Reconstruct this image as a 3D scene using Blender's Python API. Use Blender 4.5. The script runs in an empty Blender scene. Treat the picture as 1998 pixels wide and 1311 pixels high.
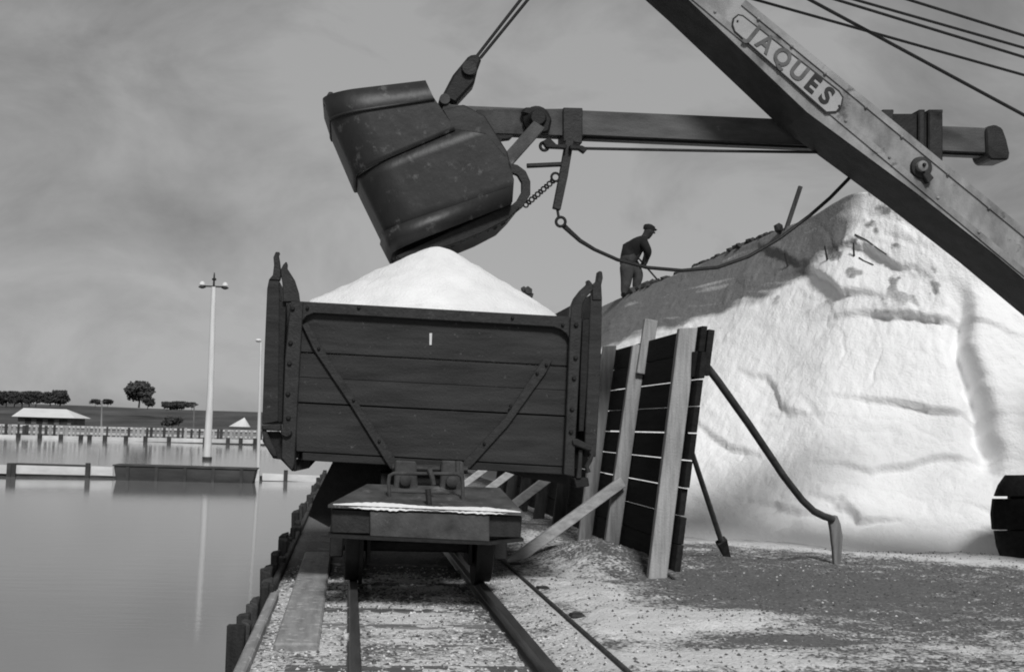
import bpy, bmesh, math, random
import numpy as np
from mathutils import Vector, Matrix, noise as mnoise
random.seed(7); rng = np.random.default_rng(7)
sc = bpy.context.scene
col = sc.collection

# ------------------------------------------------------------------ camera
# world: +Y along the rails, +X right, z = 0 at the rail heads, metres
W, H, F = 1998.0, 1311.0, 2412.0
PSI, TH, ROLL, HC = math.radians(7.37), math.radians(4.31), math.radians(1.7), 1.13
fwd = Vector((math.sin(PSI)*math.cos(TH), math.cos(PSI)*math.cos(TH), math.sin(TH)))
rt0 = Vector((math.cos(PSI), -math.sin(PSI), 0)); up0 = rt0.cross(fwd)
RT = rt0*math.cos(ROLL) + up0*math.sin(ROLL); UP = up0*math.cos(ROLL) - rt0*math.sin(ROLL)
CAM = Vector((0, 0, HC))
cd = bpy.data.cameras.new('camera'); cam = bpy.data.objects.new('camera', cd); col.objects.link(cam)
cd.sensor_width = 36; cd.lens = 36*F/W; cd.clip_end = 4000; cd.clip_start = 0.05
M = Matrix((RT, UP, -fwd)).transposed().to_4x4(); M.translation = CAM
cam.matrix_world = M; sc.camera = cam

# ------------------------------------------------------------------ light, sky, exposure
SUN_TO = Vector((0.06, -0.70, 0.68)).normalized()
sl = bpy.data.lights.new('sun', 'SUN'); sl.energy = 2.1; sl.angle = math.radians(11); sl.color = (1, 1, 1)
so = bpy.data.objects.new('sun', sl); col.objects.link(so)
so.rotation_euler = SUN_TO.to_track_quat('Z', 'Y').to_euler(); so.location = (-6, -10, 12)
wd = bpy.data.worlds.new('World'); sc.world = wd; wd.use_nodes = True
nt = wd.node_tree; N = nt.nodes; L = nt.links; N.clear()
out = N.new('ShaderNodeOutputWorld'); bg = N.new('ShaderNodeBackground'); bg.inputs[1].default_value = 0.1
sky = N.new('ShaderNodeTexSky'); sky.sky_type = 'NISHITA'; sky.sun_disc = False
sky.sun_elevation = math.asin(SUN_TO.z); sky.sun_rotation = math.atan2(SUN_TO.x, SUN_TO.y)
bw = N.new('ShaderNodeRGBToBW'); L.new(sky.outputs[0], bw.inputs[0])
tc = N.new('ShaderNodeTexCoord'); mp = N.new('ShaderNodeMapping'); mp.inputs['Scale'].default_value = (1.0, 1.0, 1.7)
L.new(tc.outputs['Generated'], mp.inputs[0])
n1 = N.new('ShaderNodeTexNoise'); n1.inputs['Scale'].default_value = 6.5; n1.inputs['Detail'].default_value = 8; n1.inputs['Roughness'].default_value = 0.58
n1.inputs['Distortion'].default_value = 0.4
L.new(mp.outputs[0], n1.inputs[0])
n2 = N.new('ShaderNodeTexNoise'); n2.inputs['Scale'].default_value = 1.7; n2.inputs['Detail'].default_value = 3
mp2 = N.new('ShaderNodeMapping'); mp2.inputs['Location'].default_value = (3.1, 0.4, 1.2); L.new(tc.outputs['Generated'], mp2.inputs[0]); L.new(mp2.outputs[0], n2.inputs[0])
nm = N.new('ShaderNodeMath'); nm.operation = 'ADD'; L.new(n1.outputs[0], nm.inputs[0]); L.new(n2.outputs[0], nm.inputs[1])
nh = N.new('ShaderNodeMath'); nh.operation = 'MULTIPLY'; nh.inputs[1].default_value = 0.5; L.new(nm.outputs[0], nh.inputs[0])
cr = N.new('ShaderNodeValToRGB'); L.new(nh.outputs[0], cr.inputs[0])
cr.color_ramp.elements[0].position = 0.40; cr.color_ramp.elements[0].color = (1.25, 1.25, 1.25, 1)
cr.color_ramp.elements[1].position = 0.60; cr.color_ramp.elements[1].color = (2.85, 2.85, 2.85, 1)
mxs = N.new('ShaderNodeMix'); mxs.data_type = 'RGBA'; mxs.inputs[0].default_value = 0.88
L.new(bw.outputs[0], mxs.inputs[6]); L.new(cr.outputs[0], mxs.inputs[7])
L.new(mxs.outputs[2], bg.inputs[0]); L.new(bg.outputs[0], out.inputs[0])
sc.view_settings.view_transform = 'Standard'; sc.view_settings.look = 'None'
sc.view_settings.exposure = 0.36; sc.view_settings.gamma = 1.0; sc.view_settings.use_curve_mapping = False
sc.cycles.pixel_filter_type = 'BLACKMAN_HARRIS'; sc.cycles.filter_width = 1.9
sc.cycles.max_bounces = 6; sc.cycles.use_denoising = True

# ------------------------------------------------------------------ pixel directions -> points on known planes
def ray(x, y):
    d = RT*(x-W/2) + UP*(H/2-y) + fwd*F
    return d/d.dot(fwd)
def onz(x, y, z=0.0):
    d = ray(x, y); return CAM + d*((z-HC)/d.z)
def ony(x, y, Y):
    d = ray(x, y); return CAM + d*(Y/d.y)
def ond(x, y, D):
    return CAM + ray(x, y)*D

# ------------------------------------------------------------------ numpy value noise
_perm = rng.random((256, 256))
def vnoise(x, y):
    xi = np.floor(x).astype(int); yi = np.floor(y).astype(int); xf = x-xi; yf = y-yi
    u = xf*xf*(3-2*xf); v = yf*yf*(3-2*yf)
    g = lambda a, b: _perm[a % 256, b % 256]
    return (g(xi, yi)*(1-u)+g(xi+1, yi)*u)*(1-v) + (g(xi, yi+1)*(1-u)+g(xi+1, yi+1)*u)*v
def fbm(x, y, o=4, gain=0.5):
    s = 0; a = 1; t = 0
    for k in range(o):
        s = s + a*vnoise(x*2**k+17*k, y*2**k+31*k); t += a; a *= gain
    return s/t

# ------------------------------------------------------------------ materials (a black and white picture: greys only)
def g3(v): return (v, v, v, 1)
def mat(name, lo, hi, scale=(8, 8, 8), rough=0.8, bump=0.3, detail=6, metal=0.0, p0=0.3, p1=0.7, rand=0.25, fine=60, spec=0.3, bdist=0.01, wear=None):
    m = bpy.data.materials.new(name); m.use_nodes = True
    t = m.node_tree; n = t.nodes; l = t.links; b = n['Principled BSDF']
    b.inputs['Roughness'].default_value = rough; b.inputs['Metallic'].default_value = metal
    b.inputs['Specular IOR Level'].default_value = spec
    co = n.new('ShaderNodeTexCoord'); mp = n.new('ShaderNodeMapping'); mp.inputs['Scale'].default_value = scale
    l.new(co.outputs['Object'], mp.inputs[0])
    oi = n.new('ShaderNodeObjectInfo')
    sh = n.new('ShaderNodeVectorMath'); sh.operation = 'MULTIPLY_ADD'
    cmb = n.new('ShaderNodeCombineXYZ')
    for i in range(3): l.new(oi.outputs['Random'], cmb.inputs[i])
    sh.inputs[1].default_value = (37, 53, 71); l.new(cmb.outputs[0], sh.inputs[0]); l.new(mp.outputs[0], sh.inputs[2])
    a = n.new('ShaderNodeTexNoise'); a.inputs['Scale'].default_value = 1; a.inputs['Detail'].default_value = detail; a.inputs['Roughness'].default_value = 0.62
    l.new(sh.outputs[0], a.inputs[0])
    r = n.new('ShaderNodeValToRGB'); l.new(a.outputs[0], r.inputs[0])
    r.color_ramp.elements[0].position = p0; r.color_ramp.elements[0].color = g3(lo)
    r.color_ramp.elements[1].position = p1; r.color_ramp.elements[1].color = g3(hi)
    cur = r.outputs[0]
    if wear:   # (value, threshold, scale): patches of bare metal, dirt or salt crust with their own shape
        wv, wt, ws = wear
        wn = n.new('ShaderNodeTexNoise'); wn.inputs['Scale'].default_value = ws; wn.inputs['Detail'].default_value = 9; wn.inputs['Roughness'].default_value = 0.7
        l.new(co.outputs['Object'], wn.inputs[0])
        wr = n.new('ShaderNodeMapRange'); wr.inputs[1].default_value = wt; wr.inputs[2].default_value = wt+0.09; l.new(wn.outputs[0], wr.inputs[0])
        wm = n.new('ShaderNodeMix'); wm.data_type = 'RGBA'; l.new(wr.outputs[0], wm.inputs[0]); l.new(cur, wm.inputs[6]); wm.inputs[7].default_value = g3(wv)
        cur = wm.outputs[2]
    if rand:
        mr = n.new('ShaderNodeMapRange'); mr.inputs[3].default_value = 1-rand; mr.inputs[4].default_value = 1+rand
        l.new(oi.outputs['Random'], mr.inputs[0])
        mm = n.new('ShaderNodeMix'); mm.data_type = 'RGBA'; mm.blend_type = 'MULTIPLY'; mm.inputs[0].default_value = 1
        l.new(cur, mm.inputs[6]); l.new(mr.outputs[0], mm.inputs[7]); cur = mm.outputs[2]
    l.new(cur, b.inputs['Base Color'])
    if bump:
        f = n.new('ShaderNodeTexNoise'); f.inputs['Scale'].default_value = fine; f.inputs['Detail'].default_value = 5
        l.new(co.outputs['Object'], f.inputs[0])
        ad = n.new('ShaderNodeMath'); ad.operation = 'ADD'; l.new(a.outputs[0], ad.inputs[0]); l.new(f.outputs[0], ad.inputs[1])
        bp = n.new('ShaderNodeBump'); bp.inputs['Strength'].default_value = bump; bp.inputs['Distance'].default_value = bdist
        l.new(ad.outputs[0], bp.inputs['Height']); l.new(bp.outputs[0], b.inputs['Normal'])
    return m
MT = {}
MT['plank_dark'] = mat('painted_planks', 0.016, 0.040, (2, 2, 16), 0.75, 0.45, rand=0.15, wear=(0.10, 0.615, 22))
MT['iron_dark'] = mat('dark_iron', 0.011, 0.028, (14, 14, 14), 0.6, 0.35, rand=0.1, spec=0.4, wear=(0.09, 0.64, 14))
MT['iron_black'] = mat('black_iron', 0.008, 0.020, (12, 12, 12), 0.6, 0.3, rand=0.1)
MT['rust'] = mat('rusty_plate', 0.03, 0.09, (6, 6, 6), 0.75, 0.4, rand=0.1, wear=(0.16, 0.60, 7))
MT['bucket'] = mat('worn_bucket_steel', 0.005, 0.022, (3.5, 3.5, 1.6), 0.5, 0.22, rand=0.05, spec=0.5, p0=0.25, p1=0.75, wear=(0.075, 0.575, 9), fine=7, bdist=0.025)
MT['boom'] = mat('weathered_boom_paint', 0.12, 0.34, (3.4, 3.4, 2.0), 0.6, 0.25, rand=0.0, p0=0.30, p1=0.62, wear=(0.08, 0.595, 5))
MT['dark_and_shade'] = mat('dark_and_shaded_paint', 0.02, 0.05, (6, 6, 6), 0.7, 0.3, rand=0.0)  # near-black tone: shade painted on undersides, also the pad eye's own colour
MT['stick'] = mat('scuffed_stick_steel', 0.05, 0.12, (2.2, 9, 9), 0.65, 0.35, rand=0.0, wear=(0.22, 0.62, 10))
MT['plate'] = mat('pale_name_plate', 0.30, 0.42, (5, 5, 5), 0.6, 0.1, rand=0)
MT['letter'] = mat('dark_lettering', 0.02, 0.04, (9, 9, 9), 0.7, 0.1, rand=0)
MT['letter_worn'] = mat('worn_lettering', 0.07, 0.16, (9, 9, 9), 0.7, 0.1, rand=0)
MT['post_wood'] = mat('bleached_post_timber', 0.22, 0.46, (26, 26, 2.2), 0.85, 0.5, rand=0.12, p0=0.28, p1=0.7)
MT['brace_wood'] = mat('bleached_brace_timber', 0.27, 0.48, (5, 22, 22), 0.85, 0.5, rand=0.1)
MT['board_dark'] = mat('tarred_boards', 0.010, 0.024, (20, 1.6, 20), 0.85, 0.5, rand=0.25, spec=0.15)
MT['pile_wood'] = mat('wet_pile_timber', 0.018, 0.06, (22, 22, 3), 0.8, 0.6, rand=0.35, wear=(0.2, 0.67, 12))
MT['grey_wood'] = mat('grey_plank', 0.20, 0.36, (16, 2.0, 16), 0.85, 0.5, rand=0.1, wear=(0.52, 0.55, 13))
MT['sleeper'] = mat('salted_sleeper', 0.07, 0.2, (2.5, 22, 22), 0.9, 0.6, rand=0.3, wear=(0.5, 0.56, 9))
MT['rail'] = mat('rail_steel', 0.028, 0.065, (20, 2, 20), 0.45, 0.2, rand=0, spec=0.5, wear=(0.11, 0.64, 16))
MT['rope'] = mat('wire_rope', 0.012, 0.03, (40, 40, 40), 0.6, 0.3, rand=0)
MT['pipe'] = mat('prop_pipe', 0.035, 0.085, (9, 9, 9), 0.6, 0.3, rand=0.1, wear=(0.16, 0.62, 11))
MT['stake'] = mat('stake_wood', 0.13, 0.26, (20, 20, 3), 0.85, 0.4, rand=0.1)
MT['white_paint'] = mat('white_pole_paint', 0.58, 0.75, (6, 6, 1), 0.6, 0.15, rand=0.08)
MT['pale_board'] = mat('pale_weir_boards', 0.55, 0.75, (2, 6, 6), 0.8, 0.2, rand=0.15)
MT['weir_dark'] = mat('dark_wet_timber', 0.03, 0.07, (3, 3, 3), 0.8, 0.3, rand=0.2)
MT['punt'] = mat('dark_punt_timber', 0.035, 0.085, (0.8, 4, 4), 0.8, 0.3, rand=0.1)
MT['foliage'] = mat('dark_foliage', 0.035, 0.08, (1.2, 1.2, 1.2), 0.9, 0, rand=0.2)
MT['bark'] = mat('dark_bark', 0.03, 0.06, (3, 3, 3), 0.9, 0.2, rand=0.1)
MT['hill'] = mat('far_pasture', 0.03, 0.11, (0.10, 0.03, 0.06), 0.95, 0, rand=0, detail=8)
MT['roof'] = mat('pale_roof', 0.62, 0.74, (0.5, 0.5, 0.5), 0.7, 0, rand=0.05)
MT['wall_far'] = mat('far_wall', 0.10, 0.2, (0.5, 0.5, 0.5), 0.8, 0, rand=0.1)
MT['mid_board'] = mat('mid_grey_boards', 0.2, 0.42, (0.6, 0.6, 0.6), 0.85, 0, rand=0.3)
MT['jacket'] = mat('dark_jacket', 0.010, 0.02, (9, 9, 9), 0.9, 0.2, rand=0)
MT['trousers'] = mat('grey_trousers', 0.045, 0.085, (9, 9, 9), 0.9, 0.2, rand=0)
MT['skin'] = mat('skin', 0.03, 0.055, (9, 9, 9), 0.6, 0.05, rand=0)
MT['clod'] = mat('dark_clods', 0.025, 0.07, (9, 9, 9), 0.95, 0.3, rand=0.1)
MT['tick'] = mat('white_chalk_mark', 0.62, 0.7, (9, 9, 9), 0.9, 0, rand=0)
MT['salt'] = mat('loose_salt', 0.70, 0.88, (2.5, 2.5, 2.5), 0.8, 0.45, rand=0, fine=45, bdist=0.03)
MT['crumb'] = mat('salt_crumbs', 0.5, 0.78, (30, 30, 30), 0.6, 0, rand=0)
MT['gravel'] = mat('dark_gravel', 0.03, 0.20, (24, 24, 24), 0.9, 0, rand=0)

def attr_mat(name, attr, lo, hi, scale, fine, bump, soft=0.12, namp=0.9, rough=0.85, bdist=0.03, hi2=None, lo2=None):
    # two-tone mix of dark earth and white salt, its shape from a per-vertex amount broken up by noise
    m = bpy.data.materials.new(name); m.use_nodes = True
    t = m.node_tree; n = t.nodes; l = t.links; b = n['Principled BSDF']
    b.inputs['Roughness'].default_value = rough; b.inputs['Specular IOR Level'].default_value = 0.25
    co = n.new('ShaderNodeTexCoord')
    at = n.new('ShaderNodeAttribute'); at.attribute_name = attr
    a = n.new('ShaderNodeTexNoise'); a.inputs['Scale'].default_value = scale; a.inputs['Detail'].default_value = 10; a.inputs['Roughness'].default_value = 0.72
    l.new(co.outputs['Object'], a.inputs[0])
    f = n.new('ShaderNodeTexNoise'); f.inputs['Scale'].default_value = fine; f.inputs['Detail'].default_value = 4
    l.new(co.outputs['Object'], f.inputs[0])
    m1 = n.new('ShaderNodeMath'); m1.operation = 'MULTIPLY_ADD'; m1.inputs[1].default_value = namp; m1.inputs[2].default_value = -namp/2
    l.new(a.outputs[0], m1.inputs[0])
    m3 = n.new('ShaderNodeMath'); m3.operation = 'MULTIPLY_ADD'; m3.inputs[1].default_value = namp*0.9; m3.inputs[2].default_value = -namp*0.45
    l.new(f.outputs[0], m3.inputs[0])
    m2 = n.new('ShaderNodeMath'); m2.operation = 'ADD'; l.new(m1.outputs[0], m2.inputs[0]); l.new(m3.outputs[0], m2.inputs[1])
    m4 = n.new('ShaderNodeMath'); m4.operation = 'ADD'; l.new(m2.outputs[0], m4.inputs[0]); l.new(at.outputs['Fac'], m4.inputs[1])
    mr = n.new('ShaderNodeMapRange'); mr.inputs[1].default_value = 0.5-soft; mr.inputs[2].default_value = 0.5+soft; l.new(m4.outputs[0], mr.inputs[0])
    c1 = n.new('ShaderNodeMix'); c1.data_type = 'RGBA'; c1.inputs[6].default_value = g3(lo); c1.inputs[7].default_value = g3(lo2 or lo*2); l.new(f.outputs[0], c1.inputs[0])
    c2 = n.new('ShaderNodeMix'); c2.data_type = 'RGBA'; c2.inputs[6].default_value = g3(hi2 or hi*0.75); c2.inputs[7].default_value = g3(hi); l.new(a.outputs[0], c2.inputs[0])
    mx = n.new('ShaderNodeMix'); mx.data_type = 'RGBA'; l.new(mr.outputs[0], mx.inputs[0]); l.new(c1.outputs[2], mx.inputs[6]); l.new(c2.outputs[2], mx.inputs[7])
    l.new(mx.outputs[2], b.inputs['Base Color'])
    ad = n.new('ShaderNodeMath'); ad.operation = 'ADD'; l.new(a.outputs[0], ad.inputs[0]); l.new(f.outputs[0], ad.inputs[1])
    bp = n.new('ShaderNodeBump'); bp.inputs['Strength'].default_value = bump; bp.inputs['Distance'].default_value = bdist
    l.new(ad.outputs[0], bp.inputs['Height']); l.new(bp.outputs[0], b.inputs['Normal'])
    return m
MT['ground'] = attr_mat('salted_earth', 'salt', 0.035, 0.80, 5.0, 38, 0.8, soft=0.13, namp=1.25, lo2=0.24, hi2=0.5)
MT['pile'] = attr_mat('salt_face', 'salt', 0.10, 0.90, 1.8, 34, 0.42, soft=0.32, namp=0.36, lo2=0.26, hi2=0.87, bdist=0.03)
def water_mat():
    m = bpy.data.materials.new('still_brine'); m.use_nodes = True
    t = m.node_tree; n = t.nodes; l = t.links; b = n['Principled BSDF']
    b.inputs['Base Color'].default_value = g3(0.23); b.inputs['Roughness'].default_value = 0.06; b.inputs['IOR'].default_value = 1.38
    co = n.new('ShaderNodeTexCoord'); mp = n.new('ShaderNodeMapping'); mp.inputs['Scale'].default_value = (0.5, 1.6, 1); l.new(co.outputs['Object'], mp.inputs[0])
    a = n.new('ShaderNodeTexNoise'); a.inputs['Scale'].default_value = 3.0; a.inputs['Detail'].default_value = 6; a.inputs['Roughness'].default_value = 0.6; l.new(mp.outputs[0], a.inputs[0])
    bp = n.new('ShaderNodeBump'); bp.inputs['Strength'].default_value = 0.09; bp.inputs['Distance'].default_value = 0.02
    l.new(a.outputs[0], bp.inputs['Height']); l.new(bp.outputs[0], b.inputs['Normal'])
    return m
MT['water'] = water_mat()

# ------------------------------------------------------------------ mesh builder
class MB:
    def __init__(s): s.v = []; s.f = []
    def add(s, vs, fs):
        o = len(s.v); s.v += [tuple(v) for v in vs]; s.f += [tuple(i+o for i in f) for f in fs]; return s
    def loops(s, a, b):   # prism between two equal loops
        n = len(a)
        return s.add(list(a)+list(b), [tuple(range(n))[::-1], tuple(range(n, 2*n))] + [(i, (i+1) % n, n+(i+1) % n, n+i) for i in range(n)])
    def box(s, lo, hi):
        x0, y0, z0 = lo; x1, y1, z1 = hi
        return s.loops([(x0, y0, z0), (x1, y0, z0), (x1, y1, z0), (x0, y1, z0)], [(x0, y0, z1), (x1, y0, z1), (x1, y1, z1), (x0, y1, z1)])
    def beam(s, p, q, w, h, side=Vector((0, 1, 0)), taper=1.0):   # bar from p to q; w along side, h across
        p = Vector(p); q = Vector(q); d = (q-p).normalized(); a = (Vector(side)-d*d.dot(Vector(side))).normalized(); b = d.cross(a)
        r = lambda c, k: [c+a*(w/2*k*i)+b*(h/2*k*j) for i, j in ((-1, -1), (1, -1), (1, 1), (-1, 1))]
        return s.loops(r(p, 1), r(q, taper))
    def tube(s, pts, r, n=8, r2=None):
        pts = [Vector(p) for p in pts]; m = len(pts); rings = []
        for i, p in enumerate(pts):
            d = (pts[min(i+1, m-1)]-pts[max(i-1, 0)]).normalized()
            a = d.cross(Vector((0.31, 0.87, 0.38))).normalized(); b = d.cross(a)
            rr = r if r2 is None else r+(r2-r)*i/(m-1)
            rings.append([p+a*(rr*math.cos(2*math.pi*k/n))+b*(rr*math.sin(2*math.pi*k/n)) for k in range(n)])
        vs = [v for g in rings for v in g]; fs = [tuple(range(n))[::-1], tuple(range((m-1)*n, m*n))]
        for i in range(m-1):
            for k in range(n): fs.append((i*n+k, i*n+(k+1) % n, (i+1)*n+(k+1) % n, (i+1)*n+k))
        return s.add(vs, fs)
    def cyl(s, p, q, r, n=16, r2=None): return s.tube([p, q], r, n, r2)
    def ring(s, c, axis, R_, r, n=16, m=6):
        c = Vector(c); ax = Vector(axis).normalized(); a = ax.orthogonal().normalized(); b = ax.cross(a); vs = []; fs = []
        for i in range(n):
            t = 2*math.pi*i/n; e = a*math.cos(t)+b*math.sin(t)
            for j in range(m):
                u = 2*math.pi*j/m; vs.append(c+e*(R_+r*math.cos(u))+ax*(r*math.sin(u)))
        for i in range(n):
            for j in range(m): fs.append((i*m+j, ((i+1) % n)*m+j, ((i+1) % n)*m+(j+1) % m, i*m+(j+1) % m))
        return s.add(vs, fs)
    def lathe(s, prof, axis_o, axis_d, n=24):   # prof: (along, radius)
        o = Vector(axis_o); d = Vector(axis_d).normalized(); a = d.orthogonal().normalized(); b = d.cross(a)
        vs = [o+d*t+(a*math.cos(2*math.pi*k/n)+b*math.sin(2*math.pi*k/n))*r for t, r in prof for k in range(n)]; m = len(prof)
        fs = [(i*n+k, i*n+(k+1) % n, (i+1)*n+(k+1) % n, (i+1)*n+k) for i in range(m-1) for k in range(n)]
        fs += [tuple(range(n))[::-1], tuple(range((m-1)*n, m*n))]
        return s.add(vs, fs)
    def px(s, pts, y0, y1):   # outline on the plane Y = y0, run back to Y = y1
        a = [ony(x, y, y0) for x, y in pts]; return s.loops(a, [Vector((p.x, y1, p.z)) for p in a])
    def lump(s, c, r, seed=0, sq=(1, 1, 1), sub=1):
        bm = bmesh.new(); bmesh.ops.create_icosphere(bm, subdivisions=sub, radius=1)
        vs = []
        for v in bm.verts:
            k = 1+0.5*mnoise.noise(v.co*1.3+Vector((seed*3.7, seed*1.3, seed*7.1)))
            vs.append(Vector(c)+Vector((v.co.x*sq[0], v.co.y*sq[1], v.co.z*sq[2]))*r*k)
        fs = [tuple(v.index for v in f.verts) for f in bm.faces]; bm.free()
        return s.add(vs, fs)

def link(o, parent=None):
    col.objects.link(o)
    if parent: o.parent = parent
    return o
def tag(o, label=None, cat=None, group=None, kind=None):
    if label: o['label'] = label
    if cat: o['category'] = cat
    if group: o['group'] = group
    if kind: o['kind'] = kind
    return o
def root(name, loc, label, cat, group=None):
    o = bpy.data.objects.new(name, None); o.location = loc; o.empty_display_size = 0.1; link(o); return tag(o, label, cat, group)
_off = {}
def put(name, mb, m, parent=None, loc=None, bevel=0.0, smooth=False, fixn=True, keep=None):
    # world-space builder -> one mesh object; under a parent the mesh is stored relative to the parent's base
    o0 = Vector((0, 0, 0))
    if parent is not None: o0 = wloc(parent)
    elif loc is not None: o0 = Vector(loc)
    me = bpy.data.meshes.new(name); me.from_pydata([tuple(Vector(v)-o0) for v in mb.v], [], mb.f)
    if fixn or bevel:
        bm = bmesh.new(); bm.from_mesh(me)
        if fixn: bmesh.ops.recalc_face_normals(bm, faces=bm.faces)
        if bevel: bmesh.ops.bevel(bm, geom=[e for e in bm.edges if len(e.link_faces) == 2 and e.calc_face_angle(0) > 0.6], offset=bevel, segments=1, affect='EDGES', clamp_overlap=True)
        bm.to_mesh(me); bm.free()
    for x in (m if isinstance(m, list) else [m]): me.materials.append(MT[x])
    if smooth:
        for p in me.polygons: p.use_smooth = True
        try: me.set_sharp_from_angle(angle=math.radians(38))
        except Exception: pass
    o = bpy.data.objects.new(name, me)
    if parent is None and loc is not None: o.location = loc
    return link(o, parent)
def wloc(o):
    v = Vector(o.location)
    while o.parent: o = o.parent; v += Vector(o.location)
    return v
def dup(o, parent, d=(0, 0, 0)):
    c = o.copy(); link(c, parent); c.location = Vector(o.location)+Vector(d); return c

# ================================================================== SETTING
# ---- ground: one sheet, fine where the camera stands, with salt drifted over earth
FX = lambda z: 2.53 + 0.107*z          # the retaining fence's track side at height z
def ground_h(X, Y):
    bed = -0.105 + 0.035*(fbm(X*6, Y*6, 4)-0.5) + 0.02*(fbm(X*18, Y*18, 3)-0.5)
    side = -0.045 + 0.10*(fbm(X*1.1+5, Y*1.1, 4)-0.5) + 0.035*(fbm(X*5, Y*5, 4)-0.5)
    side = side + 0.20*np.exp(-(((X-2.25)/0.38)**2+((Y-10.9)/0.7)**2)) + 0.10*np.exp(-(((X-3.1)/0.6)**2+((Y-10.9)/0.5)**2))
    side = side + 0.12*np.exp(-(((X-2.0)/0.4)**2+((Y-13.0)/1.6)**2))
    crust = np.clip((salt_amt(X, Y)-0.62)*9+3*(fbm(X*7, Y*7, 3)-0.5), 0, 1); side = side + 0.022*crust
    k = np.clip((X-1.08)/0.28, 0, 1); h = bed*(1-k)+np.where(X < 1.42, np.minimum(side, -0.055), side)*k
    far = np.clip((Y-60)/80, 0, 1); h = h*(1-far) - 0.05*far
    drop = np.clip((-0.50-X)/0.06, 0, 1)
    return h - 1.2*drop
def salt_amt(X, Y):
    a = np.full_like(X, 0.36)
    def blob(px, py, rx, ry, v, z=-0.05):
        nonlocal a
        c = onz(px, py, z); a = a + v*np.exp(-(((X-c.x)/rx)**2+((Y-c.y)/ry)**2))
    track = (X < 1.42)
    a = np.where(track, 0.55+0.30*(fbm(X*2.2, Y*2.2, 3)-0.5) - 0.12*np.exp(-((X-0.92)/0.06)**2) - 0.12*np.exp(-((X-0.16)/0.05)**2), a)
    a = a + np.where(track, 0.40*np.exp(-((Y-8.25)/0.4)**2)*np.exp(-((X-0.40)/0.28)**2) + 0.35*np.exp(-((Y-6.55)/0.10)**2)*np.exp(-((X-0.40)/0.25)**2), 0)
    blob(1130, 1145, 0.42, 1.3, 0.42); blob(1050, 1065, 0.45, 0.8, 0.30); blob(1350, 1212, 0.60, 0.34, 0.62); blob(1230, 1235, 0.35, 0.35, 0.45)
    blob(1440, 1290, 0.7, 0.30, 0.40); blob(1300, 1290, 0.5, 0.3, 0.30); blob(1990, 1275, 0.9, 0.45, 0.22); blob(1180, 1185, 0.25, 0.6, 0.2)
    blob(1560, 1150, 1.3, 1.2, -0.22); blob(1560, 1250, 0.30, 0.13, -0.45); blob(1800, 1150, 1.3, 0.8, -0.12); blob(1240, 1080, 0.3, 0.6, -0.35); blob(1100, 1060, 0.25, 0.7, -0.3)
    a = a - 0.5*np.clip((Y-10.2)/1.0, 0, 1)*(X < 1.42)*(Y < 40)  # bare wet earth from mid-wagon back, darkened to carry the wagon's shade too
    foot = 13.9-0.69*(X-3.2); a = a + 0.75*np.clip((Y-foot+0.75)/0.5, 0, 1)*(X > 3.2)
    a = a + 0.18*(fbm(X*1.7+9, Y*3.5, 4)-0.5) + np.where((X > 2.2), 0.34*(fbm(X*1.4+2, Y*8, 5, 0.65)-0.5), 0)
    return a
def grid_obj(name, xs, ys, hf, m, attr=None):
    X, Y = np.meshgrid(np.array(xs, float), np.array(ys, float)); Z = hf(X, Y)
    nx, ny = len(xs), len(ys)
    v = np.stack([X, Y, Z], -1).reshape(-1, 3)
    i = np.arange(nx*ny).reshape(ny, nx); q = np.stack([i[:-1, :-1], i[:-1, 1:], i[1:, 1:], i[1:, :-1]], -1).reshape(-1, 4)
    me = bpy.data.meshes.new(name); me.from_pydata(v.tolist(), [], q.tolist())
    if attr is not None:
        at = me.attributes.new('salt', 'FLOAT', 'POINT'); at.data.foreach_set('value', attr(X, Y).ravel().astype(np.float32))
    me.materials.append(MT[m]); me.polygons.foreach_set('use_smooth', np.ones(len(me.polygons), bool))
    o = bpy.data.objects.new(name, me); return link(o)
xs = list(np.arange(-0.62, 8.0, 0.035)) + list(np.geomspace(8.05, 900, 40))
ys = list(np.linspace(-6, 4.6, 22)) + list(np.arange(4.65, 14.6, 0.04)) + list(np.geomspace(14.65, 1500, 60))
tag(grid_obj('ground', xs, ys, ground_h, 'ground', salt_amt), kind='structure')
# ---- water and the land across it
WZ = -0.55
tag(grid_obj('water', [-900, -100, -20, -5, -0.50], [-20, 0, 10, 30, 60, 120, 600], lambda X, Y: X*0+WZ, 'water'), kind='structure')
def land_h(X, Y):
    t = np.clip((Y-96)/12, 0, 1); u = np.clip((Y-150)/220, 0, 1); u = u*u*(3-2*u)
    return -1.0 + 1.1*t + u*(4.0-0.030*(X+60)*np.clip((400-Y)/400, 0.2, 1)) + u*1.2*(fbm(X/40, Y/60, 3)-0.5)
tag(grid_obj('far_shore', list(np.linspace(-900, -300, 8))+list(np.linspace(-280, 60, 90)), list(np.linspace(96, 160, 10))+list(np.linspace(170, 420, 40))+[600, 900, 1500], land_h, 'hill'), kind='structure')

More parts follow.
